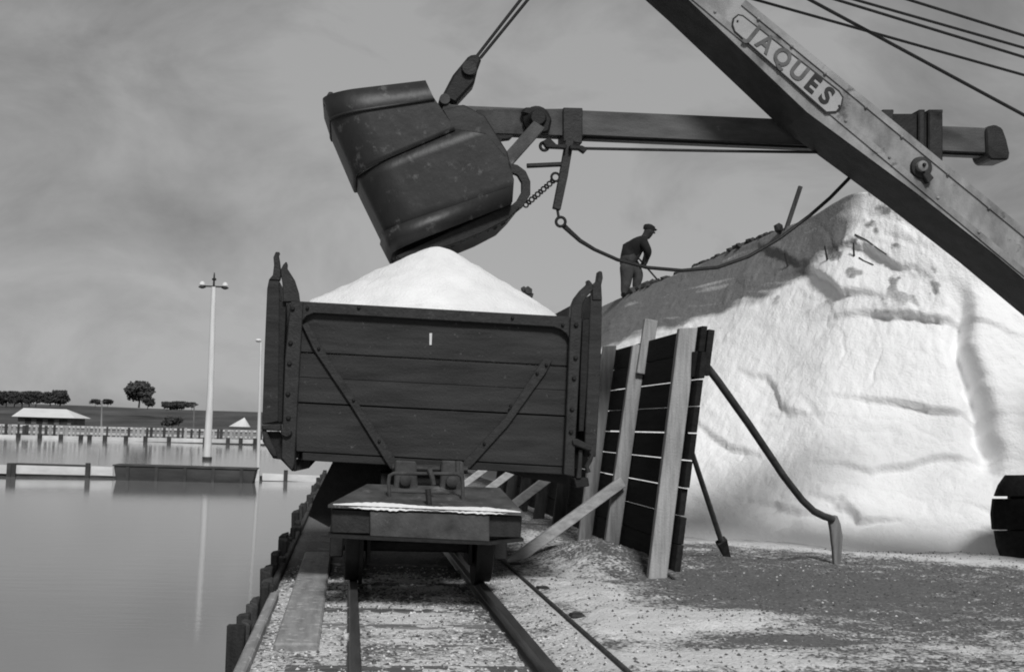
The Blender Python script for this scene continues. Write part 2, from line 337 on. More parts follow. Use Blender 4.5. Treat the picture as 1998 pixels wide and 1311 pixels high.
# ================================================================== RAILWAY
trk = root('railway_track', (0.545, 6, -0.12), 'narrow gauge railway track of two dark rails running under the loaded wagon', 'railway track')
def rail_mesh(x):
    mb = MB(); P = [(-0.028, 0), (0.028, 0), (0.028, -0.028), (0.007, -0.036), (0.007, -0.085), (0.04, -0.10), (0.04, -0.11), (-0.04, -0.11), (-0.04, -0.10), (-0.007, -0.085), (-0.007, -0.036), (-0.028, -0.028)]
    return mb.loops([(x+a, 3.5, b) for a, b in P], [(x+a, 60, b) for a, b in P])
for x in (0.075, 1.012): put('rail', rail_mesh(x), 'rail', trk, bevel=0.004)
s0 = None
for k in range(16):
    y = 5.05+k*0.68
    mb = MB().box((-0.28, y-0.09, -0.2), (1.36, y+0.09, -0.098+random.uniform(-0.012, 0.006))); put('sleeper', mb, 'sleeper', trk, bevel=0.012)

# longitudinal timbers beside the rails
mb = MB(); a = onz(640, 1030, -0.08); b = onz(626, 1262, -0.07)
w = MB().box((-0.36, 6.92, -0.14), (-0.115, 11.8, -0.062)); tag(put('walkway_plank', w, 'grey_wood', loc=(-0.24, 6.9, -0.14), bevel=0.012), 'wide grey salt-crusted plank lying between the left rail and the pile wall', 'plank')
w = MB().box((-0.50, 4.0, -0.20), (-0.44, 8.9, -0.045)); tag(put('edge_beam', w, 'grey_wood', loc=(-0.47, 4, -0.2), bevel=0.01), 'narrow pale beam fixed along the inner side of the pile wall', 'beam')
w = MB().loops([(1.40, 4.5, -0.13), (1.424, 4.5, -0.13), (1.424, 4.5, -0.030), (1.40, 4.5, -0.030)], [(1.405, 16, -0.13), (1.43, 16, -0.13), (1.43, 16, -0.035), (1.405, 16, -0.035)])
tag(put('edge_timber', w, 'pile_wood', loc=(1.4, 4.5, -0.13), bevel=0.006), 'dark thin timber edging set on edge beside the right rail', 'timber')
for i, (x, y) in enumerate(((1052, 1147), (1118, 1200), (1000, 1100))):
    p = onz(x, y, -0.04); w = MB().box((p.x-0.02, p.y-0.06, -0.15), (p.x+0.075, p.y+0.06, -0.028))
    tag(put('timber_peg', w, 'pile_wood', loc=(p.x, p.y, -0.15), bevel=0.01), ['short dark block against the outer side of the edge timber', 'small flat peg outside the edge timber opposite bare track', 'dark wedge holding the foot of the nearest fence brace'][i], 'timber block')

# bulkhead of piles along the water
bk = root('pile_wall', (-0.55, 8, WZ), 'dark ragged wall of short timber piles along the water beside the track', 'pile wall')
y = 7.12; k = 0
while y < 30:
    d = random.uniform(0.10, 0.26) if y < 14 else random.uniform(0.3, 0.5)
    top = random.choice((-0.10, -0.04, 0.0, 0.03)) + random.uniform(-0.04, 0.04)
    if k == 0: top = 0.0; d = 0.12
    lean = random.uniform(-0.05, 0.05); wx = random.uniform(0.022, 0.05)
    x0 = -0.558+random.uniform(-0.015, 0.015)
    base = [(x0-wx, y, -1.2), (x0+wx, y, -1.2), (x0+wx, y+d*0.9, -1.2), (x0-wx, y+d*0.9, -1.2)]
    tp = [(x0-wx+lean, y+0.01, top), (x0+wx+lean, y, top+random.uniform(-0.03, 0.02)), (x0+wx+lean, y+d*0.88, top+random.uniform(-0.03, 0.02)), (x0-wx+lean, y+d*0.9, top-0.01)]
    put('pile', MB().loops(base, tp), 'pile_wood', bk, bevel=0.008); y += d+random.choice((0.0, 0.01, 0.07)); k += 1
put('waling', MB().box((-0.535, 8.95, -0.24), (-0.49, 30, -0.06)), 'pile_wood', bk, bevel=0.01)

# ================================================================== WAGON
wg = root('hopper_wagon', (0.6, 10.6, 0), 'dark timber end-on salt wagon heaped with white salt on the track', 'wagon')
ZY = lambda z, x, y: ((x)/z, (y)/z)
def zz(pts): return [(480+x/2.6216, 460+y/2.6216) for x, y in pts]
YF = 9.10; YB = 12.5
def seam(x, l, r):   # seam height at px x between left and right ends
    return l+(r-l)*(x-575)/(1106-575)
rows = [(596, 622, 686, 714), (688.5, 716.5, 735, 762), (735.3, 762.3, 784, 811), (786.5, 813.5, 880, 910), (882, 912, 897, 926)]
for i, (lt, rtp, lb, rb) in enumerate(rows):
    xl, xr = (578, 1112) if i < 4 else (590, 1100)
    pts = [(xl, seam(xl, lt, rtp)), (xr, seam(xr, lt, rtp)), (xr, seam(xr, lb, rb)), (xl, seam(xl, lb, rb))]
    o = put('plank', MB().px(pts, YF + (0.0 if i else 0.006), YF+0.06), 'plank_dark', wg, bevel=0.004)
    if i == 0: put('chalk_mark', MB().px([(838, 650), (843, 650), (842, 673), (838, 673)], YF-0.0015, YF+0.004), 'tick', o)
ft = put('end_frame', MB().px([(588, 588), (1116, 618), (1113, 668), (1106, 652), (1094, 643), (1080, 638), (612, 611), (598, 617), (589, 628), (586, 642), (578, 640), (572, 590)], YF-0.045, YF+0.03), 'iron_dark', wg, bevel=0.006)
def bolts(parent, pts, y, r=0.017):
    for x, yy in pts:
        c = ony(x, yy, y); put('bolt', MB().lathe([(0, r), (0.012, r), (0.02, r*0.6)], c, (0, -1, 0), 8), 'iron_black', parent)
sL = put('stanchion', MB().px([(567, 588), (592, 588), (589, 640), (576, 880), (575, 905), (570, 919), (549, 893), (556, 700)], YF-0.07, YF+0.04), 'iron_dark', wg, bevel=0.006)
bolts(sL, [(571, 602), (567, 669), (565, 709), (562, 768), (563, 815), (560, 850)], YF-0.07)
sR = put('stanchion', MB().px([(1113, 618), (1136, 621), (1132, 700), (1122, 880), (1121, 930), (1100, 925), (1104, 840), (1110, 690)], YF-0.07, YF+0.04), 'iron_dark', wg, bevel=0.006)
bolts(sR, [(1124, 634), (1123, 698), (1120, 738), (1116, 798), (1114, 842)], YF-0.07)
bolts(ft, [(600, 601), (1098, 634), (700, 600), (1000, 620)], YF-0.045, 0.013)
dL = put('diagonal_strap', MB().px([(589, 634), (600, 628), (624, 670), (700, 788), (774, 898), (776, 915), (762, 915), (684, 790), (612, 682)], YF-0.028, YF-0.001), 'iron_dark', wg, bevel=0.004)
bolts(dL, [(622, 680), (690, 780), (740, 860)], YF-0.028, 0.012)
dR = put('diagonal_strap', MB().px([(1060, 700), (1078, 702), (1066, 726), (992, 830), (916, 914), (898, 914), (905, 900), (985, 815)], YF-0.028, YF-0.001), 'iron_dark', wg, bevel=0.004)
bolts(dR, [(1066, 712), (1048, 728), (996, 792), (945, 865)], YF-0.028, 0.012)
# the box behind its end
pl = ony(574, 590, YF); pr = ony(1130, 622, YF); bl = ony(570, 895, YF); br = ony(1110, 924, YF)
def slab(a, b, th, y0, y1):   # wall from a (bottom) to b (top) in the end plane, run along the wagon
    d = (b-a).normalized(); n = Vector((d.z, 0, -d.x))*th
    q = [a, b, b+n, a+n]; return MB().loops([Vector((p.x, y0, p.z)) for p in q], [Vector((p.x, y1, p.z)) for p in q])
for a, b, s in ((bl, pl, 1), (br, pr, -1)):
    for k in range(4):
        u, v = k/4+0.003, (k+1)/4-0.003
        put('side_plank', slab(a.lerp(b, u), a.lerp(b, v), 0.05*s, YF+0.062, YB-0.062), 'plank_dark', wg)
put('far_end', MB().loops([Vector((p.x, YB-0.06, p.z)) for p in (bl, br, pr, pl)], [Vector((p.x, YB, p.z)) for p in (bl, br, pr, pl)]), 'plank_dark', wg)
put('floor', MB().loops([(bl.x+0.06, YF+0.06, bl.z-0.01), (br.x-0.06, YF+0.06, br.z-0.01), (br.x-0.06, YF+0.06, br.z+0.05), (bl.x+0.06, YF+0.06, bl.z+0.05)], [(bl.x+0.06, YB-0.06, bl.z-0.01), (br.x-0.06, YB-0.06, br.z-0.01), (br.x-0.06, YB-0.06, br.z+0.05), (bl.x+0.06, YB-0.06, bl.z+0.05)]), 'iron_black', wg)
# side doors hung from curved arms
dA = put('side_door', MB().px(zz([(108, 270), (118, 220), (170, 225), (172, 330), (166, 950), (82, 965), (94, 600)]), YF-0.02, YB), 'plank_dark', wg, bevel=0.006)
put('hinge_arm', MB().px(zz([(116, 225), (137, 200), (143, 150), (140, 110), (152, 82), (174, 84), (166, 96), (172, 130), (180, 200), (172, 228)]), YF-0.03, YF+0.06), 'iron_dark', dA, bevel=0.005)
put('hinge_arm', MB().px(zz([(190, 338), (186, 250), (176, 175), (190, 148), (205, 132), (212, 140), (210, 165), (250, 228), (270, 290), (276, 338)]), YF-0.05, YF+0.04), 'iron_dark', dA, bevel=0.005)
put('door_post', MB().px(zz([(168, 335), (206, 337), (196, 600), (186, 950), (160, 955)]), YF-0.01, YF+0.12), 'iron_black', dA, bevel=0.004)
put('latch', MB().px(zz([(78, 968), (180, 962), (182, 992), (165, 998), (82, 992)]), YF-0.07, YF+0.02), 'iron_dark', dA, bevel=0.008)
put('latch', MB().px(zz([(80, 985), (100, 990), (155, 1100), (160, 1130), (138, 1128), (95, 1070)]), YF-0.05, YF-0.005), 'iron_dark', dA, bevel=0.006)
put('latch', MB().px(zz([(176, 985), (205, 978), (238, 1000), (232, 1022), (206, 1034), (178, 1020)]), YF-0.10, YF-0.02), 'iron_dark', dA, bevel=0.01)
put('corner_bracket', MB().px(zz([(84, 1050), (138, 1138), (178, 1144), (236, 1205), (258, 1198), (256, 1120), (170, 1000), (90, 1000)]), YF, YF+0.10), 'iron_black', dA, bevel=0.005)
put('chute_lip', MB().px(zz([(245, 1205), (250, 1148), (330, 1150), (322, 1188)]), YF+0.12, YB-0.2), 'iron_black', wg)
put('underbox_plate', MB().px([(650, 899), (772, 906), (772, 962), (700, 990), (642, 1028), (602, 1006), (612, 975)], 9.62, 9.66), 'iron_black', wg)  # black plates filling the dark area under the box's left side
put('underbox_plate', MB().loops([(p.x, 9.661, p.z) for p in (ony(650, 899, 9.62), ony(602, 1006, 9.62), ony(606, 1010, 9.62), ony(658, 901, 9.62))], [(p.x, YB-0.3, p.z) for p in (ony(650, 899, 9.62), ony(602, 1006, 9.62), ony(606, 1010, 9.62), ony(658, 901, 9.62))]), 'iron_black', wg)
dB = put('side_door', MB().px(zz([(1762, 300), (1822, 310), (1818, 560), (1808, 830), (1790, 1130), (1730, 1130), (1748, 700)]), YF-0.02, YB), 'plank_dark', wg, bevel=0.006)
put('hinge_arm', MB().px(zz([(1660, 420), (1662, 365), (1680, 320), (1712, 278), (1748, 245), (1744, 228), (1756, 226), (1770, 242), (1778, 275), (1745, 310), (1722, 350), (1716, 425)]), YF-0.05, YF+0.03), 'iron_dark', dB, bevel=0.006)
put('hinge_arm', MB().px(zz([(1772, 330), (1770, 250), (1796, 232), (1800, 205), (1804, 180), (1822, 182), (1826, 215), (1818, 252), (1822, 330)]), YF-0.03, YF+0.06), 'iron_dark', dB, bevel=0.006)
put('door_post', MB().px(zz([(1722, 428), (1758, 430), (1748, 700), (1728, 1000), (1702, 1000), (1710, 700)]), YF-0.01, YF+0.12), 'iron_black', dB, bevel=0.004)
put('latch', MB().px(zz([(1668, 1045), (1690, 1035), (1770, 1075), (1768, 1096), (1750, 1098), (1672, 1068)]), YF-0.09, YF-0.03), 'iron_dark', dB, bevel=0.008)
put('latch', MB().tube([ony(*p, YF-0.05) for p in zz([(1755, 1095), (1770, 1120), (1758, 1150), (1742, 1180), (1752, 1210)])], 0.018, 8), 'iron_dark', dB)
put('latch', MB().px(zz([(1702, 1090), (1724, 1092), (1716, 1240), (1690, 1240)]), YF-0.05, YF-0.02), 'iron_dark', dB, bevel=0.006)
put('corner_bracket', MB().px(zz([(1676, 1240), (1750, 1236), (1758, 1280), (1690, 1290)]), YF-0.03, YF+0.12), 'iron_black', dB, bevel=0.006)
put('chute_lip', MB().px(zz([(1345, 1190), (1640, 1212), (1640, 1272), (1420, 1235)]), YF+0.12, YB-0.2), 'iron_black', wg)
# underframe
YB0 = 8.30
cov = put('cover_plate', MB().loops([ony(640, 984, YB0), ony(1022, 1000, YB0), ony(975, 951, 9.0), ony(716, 944, 9.0)], [p-Vector((0, 0, 0.02)) for p in (ony(640, 984, YB0), ony(1022, 1000, YB0), ony(975, 951, 9.0), ony(716, 944, 9.0))]), 'rust', wg)
bm_ = put('buffer_beam', MB().px([(646, 992), (1019, 1006), (1016, 1050), (646, 1040)], YB0+0.05, YB0+0.16), 'iron_dark', wg, bevel=0.008)
put('buffer_plate', MB().px([(722, 996), (955, 1004), (955, 1057), (722, 1046)], YB0+0.012, YB0+0.048), 'rust', bm_, bevel=0.006)
put('lower_flange', MB().px([(640, 1042), (722, 1046), (955, 1057), (1022, 1050), (1022, 1056), (955, 1063), (722, 1053), (640, 1048)], YB0-0.01, YB0+0.2), 'iron_black', bm_)
for x in (0.26, 0.83): put('sole_bar', MB().box((x-0.05, YB0+0.17, 0.40), (x+0.05, 12.9, 0.54)), 'iron_black', wg, bevel=0.004)
put('cross_bar', MB().box((0.0, 12.9, 0.38), (1.1, 13.05, 0.56)), 'iron_black', wg)
for y in (9.22, 11.9):
    ax = put('axle', MB().cyl((-0.02, y, 0.255), (1.11, y, 0.255), 0.045, 10), 'iron_black', wg)
    for x, s in ((0.075, 1), (1.012, -1)):
        wl = put('wheel', MB().lathe([(-0.068*s, 0.245), (-0.06*s, 0.257), (0.036*s, 0.258), (0.038*s, 0.285), (0.062*s, 0.283), (0.066*s, 0.2)], (x, y, 0.257), (1, 0, 0), 28), 'iron_black', wg, smooth=True)
        put('axle_guard', MB().box((x+0.10*s-0.015, y-0.20, 0.14), (x+0.10*s+0.015, y+0.20, 0.50)), 'iron_black', wg, bevel=0.004)
        put('axle_box', MB().box((x-0.13*s-0.05, y-0.09, 0.17), (x-0.13*s+0.05, y+0.09, 0.40)), 'iron_black', wg, bevel=0.01)
for px0, px1 in ((772, 812), (862, 904)):
    put('pivot_bracket', MB().px([(px0, 898), (px1, 900), (px1+4, 962), (px0-4, 960)], 8.93, 9.02), 'rust', wg, bevel=0.01)
put('pivot_bar', MB().cyl(ony(765, 912, 9.04), ony(912, 916, 9.04), 0.03, 10), 'iron_dark', wg)
put('cradle', MB().box((0.25, 9.2, 0.54), (0.85, 12.3, 0.78)), 'iron_black', wg)
hp = [(761, 980), (758, 940), (760, 928), (768, 923), (835, 924), (892, 924), (900, 929), (903, 942), (903, 982)]
hl = put('guard_loop', MB().tube([ony(x, y, 8.62) for x, y in hp], 0.0135, 8), 'rust', wg, smooth=True)
for x, y in ((761, 981), (903, 984)): put('foot_pad', MB().px([(x-12, y-5), (x+12, y-4), (x+13, y+3), (x-13, y+2)], 8.56, 8.66), 'rust', hl, bevel=0.004)
put('pin', MB().cyl(ony(893, 926, 8.64), ony(893, 899, 8.64), 0.017, 8, 0.02), 'rust', wg)
put('coupling_hook', MB().tube([ony(x, y, 8.42) for x, y in ((838, 990), (836, 968), (835, 954))], 0.021, 8), 'iron_dark', wg)
put('coupling_link', MB().tube([ony(x, y, 8.60) for x, y in ((846, 946), (843, 930), (838, 915))], 0.018, 8), 'rust', wg)
for x, y in ((791, 936), (881, 939)): put('bolt', MB().lathe([(0, 0.042), (0.05, 0.042), (0.06, 0.028)], ony(x, y, 8.92), (0, -1, 0), 10), 'rust', wg, smooth=True)
# salt spilt on the front lip of the cover
mb = MB(); prev = None; n = 60; A = ony(650, 984, YB0+0.01); B = ony(1016, 999, YB0+0.01)
vs = []
for i in range(n+1):
    t = i/n; p = A.lerp(B, t); e = math.sin(math.pi*t)**0.8*(0.8+0.4*math.sin(t*9)); h = (0.0015+0.013*e)*(0.8+0.4*random.random()); d = 0.012+0.05*e*random.uniform(0.8, 1.1)
    vs += [p+Vector((0, -0.006-0.012*e, -0.004-0.030*e*(0.6+0.4*random.random()))), p+Vector((0, -0.004, h*0.8)), p+Vector((0, d*0.5, h+0.012*e+0.002)), p+Vector((0, d, 0.026*d/0.08))]
mb.add(vs, [(4*i+j, 4*i+4+j, 4*i+5+j, 4*i+1+j) for i in range(n) for j in range(3)])
tag(put('spilt_salt', mb, 'salt', loc=A), 'thin white ridge of spilt salt along the front lip of the wagon cover', 'salt')

# ---- the heaped load
PK = ony(856, 477, 9.93)
def heap_h(X, Y):
    dx = (X-PK.x); sx = np.where(dx < 0, 0.54, 0.585)
    r = np.sqrt((dx*sx)**2+((Y-PK.y)*np.where(Y < PK.y, 0.80, 0.30))**2+0.0004)
    z = PK.z+0.03 - np.sqrt(r*r+0.002)
    z = z + 0.05*(fbm(X*3, Y*3, 4)-0.5) + 0.03*(fbm(X*9, Y*9, 3)-0.5)
    z[0, :] = z[-1, :] = 1.4; z[:, 0] = z[:, -1] = 1.4
    return z
o = grid_obj('salt_load', np.linspace(pl.x+0.06, pr.x-0.06, 90), np.linspace(YF+0.065, YB-0.065, 130), heap_h, 'salt')
tag(o, 'pointed heap of white salt filling the dark wagon under the bucket', 'salt')
c = ony(1030, 568, 10.3)
mb = MB().lump(c+Vector((0.0, 0, 0.0)), 0.045, 3).lump(c+Vector((-0.035, 0, 0.012)), 0.03, 5).lump(c+Vector((0.02, 0.01, -0.035)), 0.035, 8)
tag(put('clod', mb, 'clod', loc=c), 'small dark clod stuck on the right slope of the wagon load', 'clod')

# ================================================================== EXCAVATOR
ex = root('excavator', (7.9, 10.1, -0.03), 'rope-operated face shovel with pale lettered boom and raised dark bucket over the wagon', 'excavator')
Y1 = 9.75; Y2 = 10.33
def boom_px():
    up = [(1206, -204), (1455, 0), (1998, 445), (2330, 717)]; lo = [(2330, 824), (1939, 497), (1787, 378), (1574, 221), (1341, 0), (1185, -140)]
    return up+lo
boom = put('boom', MB().px(boom_px(), Y1, Y2), ['boom', 'dark_and_shade'], ex, bevel=0.008)
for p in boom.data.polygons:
    if p.normal.z < -0.3 or p.normal.y > 0.5: p.material_index = 1  # shade of the underside and far side painted in
# edge angles along the boom's near side
def strip(a, b, wd_, y0, y1, name, m, parent):
    ax, ay = a; bx, by = b; dx, dy = bx-ax, by-ay; l = math.hypot(dx, dy); nx, ny = -dy/l*wd_, dx/l*wd_
    return put(name, MB().px([(ax, ay), (bx, by), (bx+nx, by+ny), (ax+nx, ay+ny)], y0, y1), m, parent)
strip((1455, 0), (2330, 717), 13, Y1-0.012, Y1-0.0005, 'edge_angle', 'boom', boom)
strip((1341, -9), (2330, 815), -12, Y1-0.012, Y1-0.0005, 'edge_angle', 'boom', boom)
# name plate
PLT = [(1428, 50), (1430, 36), (1440, 28), (1450, 30), (1638, 177), (1646, 190), (1643, 208), (1632, 220), (1612, 221), (1433, 62)]
rim = put('name_plate', MB().px(PLT, Y1-0.022, Y1-0.0125), 'letter', boom)
cx = sum(p[0] for p in PLT)/10; cy = sum(p[1] for p in PLT)/10
def inset(p, d):
    l = math.hypot(p[0]-cx, p[1]-cy); k = (l-d)/l; return (cx+(p[0]-cx)*k, cy+(p[1]-cy)*k)
ins = [(1431, 49), (1433, 38), (1441, 31), (1449, 33), (1636, 180), (1643, 191), (1640, 206), (1631, 217), (1613, 218), (1435, 61)]
put('plate_face', MB().px(ins, Y1-0.026, Y1-0.0225), 'plate', rim)
def text_mesh(ch):
    cu = bpy.data.curves.new('t', 'FONT'); cu.body = ch; cu.size = 1; cu.extrude = 0.02; cu.offset = 0.03; cu.resolution_u = 4
    to = bpy.data.objects.new('t', cu); col.objects.link(to)
    dg = bpy.context.evaluated_depsgraph_get(); me = bpy.data.meshes.new_from_object(to.evaluated_get(dg))
    bpy.data.objects.remove(to); bpy.data.curves.remove(cu); return me
YL = Y1-0.031
spots = [('J', (1438, 66), (1470, 92), 0), ('A', (1462, 88), (1500, 122), 0), ('Q', (1501, 112), (1530, 138), 0), ('U', (1532, 144), (1564, 170), 0), ('E', (1562, 171), (1592, 196), 1), ('S', (1594, 194), (1622, 221), 1)]
bd = (ony(1619, 214, YL)-ony(1447, 66, YL)).normalized(); upd = Vector((-bd.z, 0, bd.x))
if upd.z < 0: upd = -upd
lh = 0.152; wid = {'J': 0.50, 'A': 0.78, 'Q': 0.84, 'U': 0.78, 'E': 0.66, 'S': 0.68}
base0 = ony(1449, 67, YL); pos = 0.0; tot = (ony(1617, 210, YL)-base0).length
sw = sum(wid.values()); 
for ch, _, _, dk in spots:
    me = text_mesh(ch); cell = tot*wid[ch]/sw
    co = np.array([v.co[:] for v in me.vertices]); mn = co.min(0); mxx = co.max(0)
    sx = (cell*0.80)/(mxx[0]-mn[0]); sy = lh/(0.72)
    nat = (mxx[0]-mn[0])*sy; sx = min(sx, sy*0.95)
    o0 = wloc(rim)
    for v in me.vertices:
        p = base0 + bd*(pos+(cell-(mxx[0]-mn[0])*sx)/2+(v.co.x-mn[0])*sx) + upd*((v.co.y)*sy+0.004) + Vector((0, -v.co.z*0.15, 0)); v.co = p-o0
    me.materials.append(MT['letter' if dk else 'letter_worn'])
    link(bpy.data.objects.new('letter', me), rim); pos += cell
for x, y in ((1439, 42), (1637, 207)): put('rivet', MB().lathe([(0, 0.009), (0.006, 0.009), (0.01, 0.005)], ony(x, y, Y1-0.026), (0, -1, 0), 8), 'letter', rim)
# pad eye on the boom side
pe = put('pad_eye', MB().lathe([(0, 0.095), (0.03, 0.09), (0.035, 0.06)], ony(1796, 328, Y1-0.001), (0, -1, 0), 20), 'dark_and_shade', boom, smooth=True)
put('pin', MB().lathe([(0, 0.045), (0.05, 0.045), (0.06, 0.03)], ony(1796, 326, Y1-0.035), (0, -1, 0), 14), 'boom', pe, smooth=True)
put('lug', MB().px([(1800, 338), (1812, 334), (1823, 347), (1812, 358)], Y1-0.06, Y1-0.002), 'dark_and_shade', pe, bevel=0.006)
put('stud', MB().lathe([(0, 0.018), (0.02, 0.012)], ony(1803, 322, Y1-0.094), (0, -1, 0), 8), 'iron_black', pe)
for (x, y) in [(x, (x-1455)*0.8195+17) for x in (1480, 1545, 1610, 1690, 1760, 1850, 1930)] + [(x, (x-1341)*0.8335-21) for x in (1395, 1470, 1560, 1650, 1735, 1830, 1910)]:
    put('rivet', MB().lathe([(0, 0.014), (0.008, 0.013), (0.014, 0.006)], ony(x, y, Y1-0.011), (0, -1, 0), 8), 'boom', boom)
# head sheave
put('head_sheave', MB().lathe([(-0.08, 0.24), (-0.04, 0.19), (0.04, 0.19), (0.08, 0.24)], ony(1196, -185, 10.04)+Vector((0, 0.0, 0)), (0, 1, 0), 24), 'iron_black', boom)
# dipper stick
Ys0, Ys1 = 10.40, 10.60
st = put('dipper_stick', MB().px([(896, 206), (1136, 215.5), (1930, 250), (1930, 299), (1136, 264), (896, 254)], Ys0, Ys1), ['stick', 'dark_and_shade'], ex, bevel=0.006)
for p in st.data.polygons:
    if p.normal.z < -0.6: p.material_index = 1  # underside takes the same painted-in shade tone
put('stick_shoe', MB().px([(930, 214), (1136, 212), (1137, 266), (930, 260)], Ys0-0.02, Ys0-0.001), 'rust', st, bevel=0.004)
put('clamp_band', MB().px([(1099, 210), (1137, 211), (1136, 280), (1099, 276)], Ys0-0.05, Ys1+0.03), 'iron_dark', st, bevel=0.006)
put('end_cap', MB().px([(1924, 252), (1930, 246), (1943, 243), (1957, 250), (1965, 272), (1971, 298), (1969, 312), (1934, 312), (1926, 302)], Ys0-0.03, Ys1+0.05), 'iron_dark', st, bevel=0.015)
put('rack', MB().px([(1140, 265), (1920, 299), (1920, 305), (1140, 271)], Ys0+0.05, Ys1-0.05), 'iron_black', st)
put('sheave_boss', MB().lathe([(0, 0.118), (0.05, 0.118), (0.06, 0.10), (0.09, 0.07), (0.13, 0.06)], ony(1046, 236, Ys0-0.02), (0, -1, 0), 20), 'iron_black', st, smooth=True)
put('boss_cap', MB().px([(1016, 222), (1022, 209), (1062, 209), (1078, 232), (1072, 258), (1058, 262), (1050, 230)], Ys0-0.10, Ys0-0.03), 'iron_black', st, bevel=0.02)
put('tie_bar', MB().px([(1042, 236), (1064, 250), (998, 324), (974, 312)], Ys0-0.22, Ys0-0.15), 'rust', st, bevel=0.006)
sd = put('saddle_block', MB().px([(1722, 222), (1840, 222), (1840, 316), (1722, 312)], Ys0-0.06, Ys1+0.18), 'iron_black', ex, bevel=0.01)
for x0, x1 in ((1722, 1744), (1793, 1805), (1812, 1840)):
    put('saddle_rib', MB().px([(x0, 217), (x1, 217), (x1, 320), (x0, 320)], Ys0-0.10, Ys0-0.062), 'iron_dark', sd, bevel=0.012)
    put('saddle_rib', MB().px([(x0, 214), (x1, 214), (x1, 221), (x0, 221)], Ys0-0.08, Ys1+0.2), 'iron_dark', sd, bevel=0.005)
put('shipper_shaft', MB().cyl(ony(1770, 300, Y2+0.0), ony(1770, 300, Y2+0.0)+Vector((0, 0.1, 0)), 0.09, 14), 'iron_black', sd)
# trip rod under the stick
tr = put('trip_rod', MB().tube([ony(1140, 290, 10.3), ony(1400, 295, 10.3), ony(1700, 299, 10.3)], 0.013, 8), 'rope', ex)
put('turnbuckle', MB().px([(1058, 276), (1072, 268), (1086, 282), (1106, 281), (1106, 290), (1066, 288)], 10.27, 10.33), 'iron_black', tr, bevel=0.006)
put('turnbuckle', MB().px([(1112, 283), (1136, 284), (1148, 290), (1140, 299), (1130, 292), (1112, 291)], 10.27, 10.33), 'iron_black', tr, bevel=0.006)
put('shackle', MB().ring(ony(1062, 286, 10.3), (0, 1, 0), 0.035, 0.014), 'iron_black', tr)
put('hook', MB().px([(955, 262), (1002, 264), (996, 270), (980, 272), (976, 278), (968, 274)], 10.3, 10.4), 'iron_black', tr, bevel=0.004)
lv = put('trip_lever', MB().px([(1104, 272), (1120, 274), (1108, 345), (1094, 410), (1079, 406), (1092, 340)], 10.33, 10.385), 'iron_dark', ex, bevel=0.005)
put('lever_eye', MB().ring(ony(1084, 346, 10.35), (0, 1, 0), 0.036, 0.011), 'iron_black', lv)
put('lever_eye', MB().ring(ony(1094, 433, 10.35), (0.2, 1, 0), 0.040, 0.013), 'iron_black', lv)
put('lever_shank', MB().tube([ony(1087, 406, 10.36), ony(1090, 424, 10.35)], 0.012, 8), 'iron_black', lv)
put('trip_link', MB().tube([ony(1028, 324, 10.35), ony(1095, 321, 10.35)], 0.021, 8), 'iron_dark', lv)
for k in range(10):
    t = k/9; p = ony(1078-(1078-1026)*t, 354+(400-354)*t, 10.35-0.2*t)
    put('chain_link', MB().ring(p, (0, 1, 0) if k % 2 else (0.6, 0.3, 0.7), 0.02, 0.008, 10, 5), 'iron_black', lv)
# bucket: lofted shell, rounded at the front
def bucket_loft(secs, grow=0.0, y0=9.98, y1=11.02, r=0.30, n=10, cap=False):
    mb = MB(); rings = []
    for (L_, R_) in secs:
        a = ony(L_[0], L_[1], 10.25); b = ony(R_[0], R_[1], y0); a.y = b.y = 10.5; e = (b-a).normalized(); a = a-e*grow; wid_ = (b-a).length
        ring = []
        hy = (y1-y0)/2+grow; rr = min(r, wid_*0.8)
        for k in range(n+1):   # near corner round
            t = math.pi/2*k/n; ring.append(a+e*(rr-rr*math.sin(t))+Vector((0, -hy+ (hy*0.40)*(1-math.cos(t)), 0)))
        for k in range(n, -1, -1):
            t = math.pi/2*k/n; ring.append(a+e*(rr-rr*math.sin(t))+Vector((0, hy-(hy*0.40)*(1-math.cos(t)), 0)))
        ring.append(b+Vector((0, hy, 0))); ring.append(b+Vector((0, -hy, 0)))
        rings.append(ring)
    m = len(rings[0]); vs = [v for g in rings for v in g]
    fs = [(i*m+k, i*m+(k+1) % m, (i+1)*m+(k+1) % m, (i+1)*m+k) for i in range(len(rings)-1) for k in range(m)]
    mb.add(vs, fs); return mb
def solid(o, th):
    md = o.modifiers.new('shell', 'SOLIDIFY'); md.thickness = th; md.offset = -1; return o
bu = solid(put('bucket', bucket_loft([((697, 350), (886, 252)), ((704, 365), (948, 262)), ((722, 402), (988, 308)), ((742, 443), (1003, 350)), ((766, 492), (1000, 394))]), 'bucket', ex, smooth=True), 0.03)
solid(put('lip_section', bucket_loft([((633, 198), (830, 158)), ((645, 235), (845, 190)), ((690, 340), (884, 247)), ((694, 349), (888, 254))], 0.014), 'bucket', bu, smooth=True), 0.035)
solid(put('wear_band', bucket_loft([((747, 457), (1001, 364)), ((767, 496), (998, 399))], 0.012), 'bucket', bu, smooth=True), 0.012)
solid(put('seam_band', bucket_loft([((648, 238), (846, 193)), ((650, 243), (848, 197))], 0.03), 'bucket', bu, smooth=True), 0.008)
put('back_plate', MB().px([(886, 254), (862, 214), (905, 204), (946, 226), (990, 296), (1002, 345), (984, 306), (946, 263)], 10.08, 10.92), 'bucket', bu, bevel=0.01)
for yy in (10.2, 10.35, 10.5, 10.65): put('tooth', MB().px([(630, 206), (634, 192), (642, 179), (650, 180), (644, 200)], yy, yy+0.07), 'bucket', bu, bevel=0.006)
put('bail_lug', MB().px([(862, 216), (868, 196), (880, 204), (906, 206), (884, 246), (874, 240)], 10.36, 10.64), 'rust', bu, bevel=0.006)
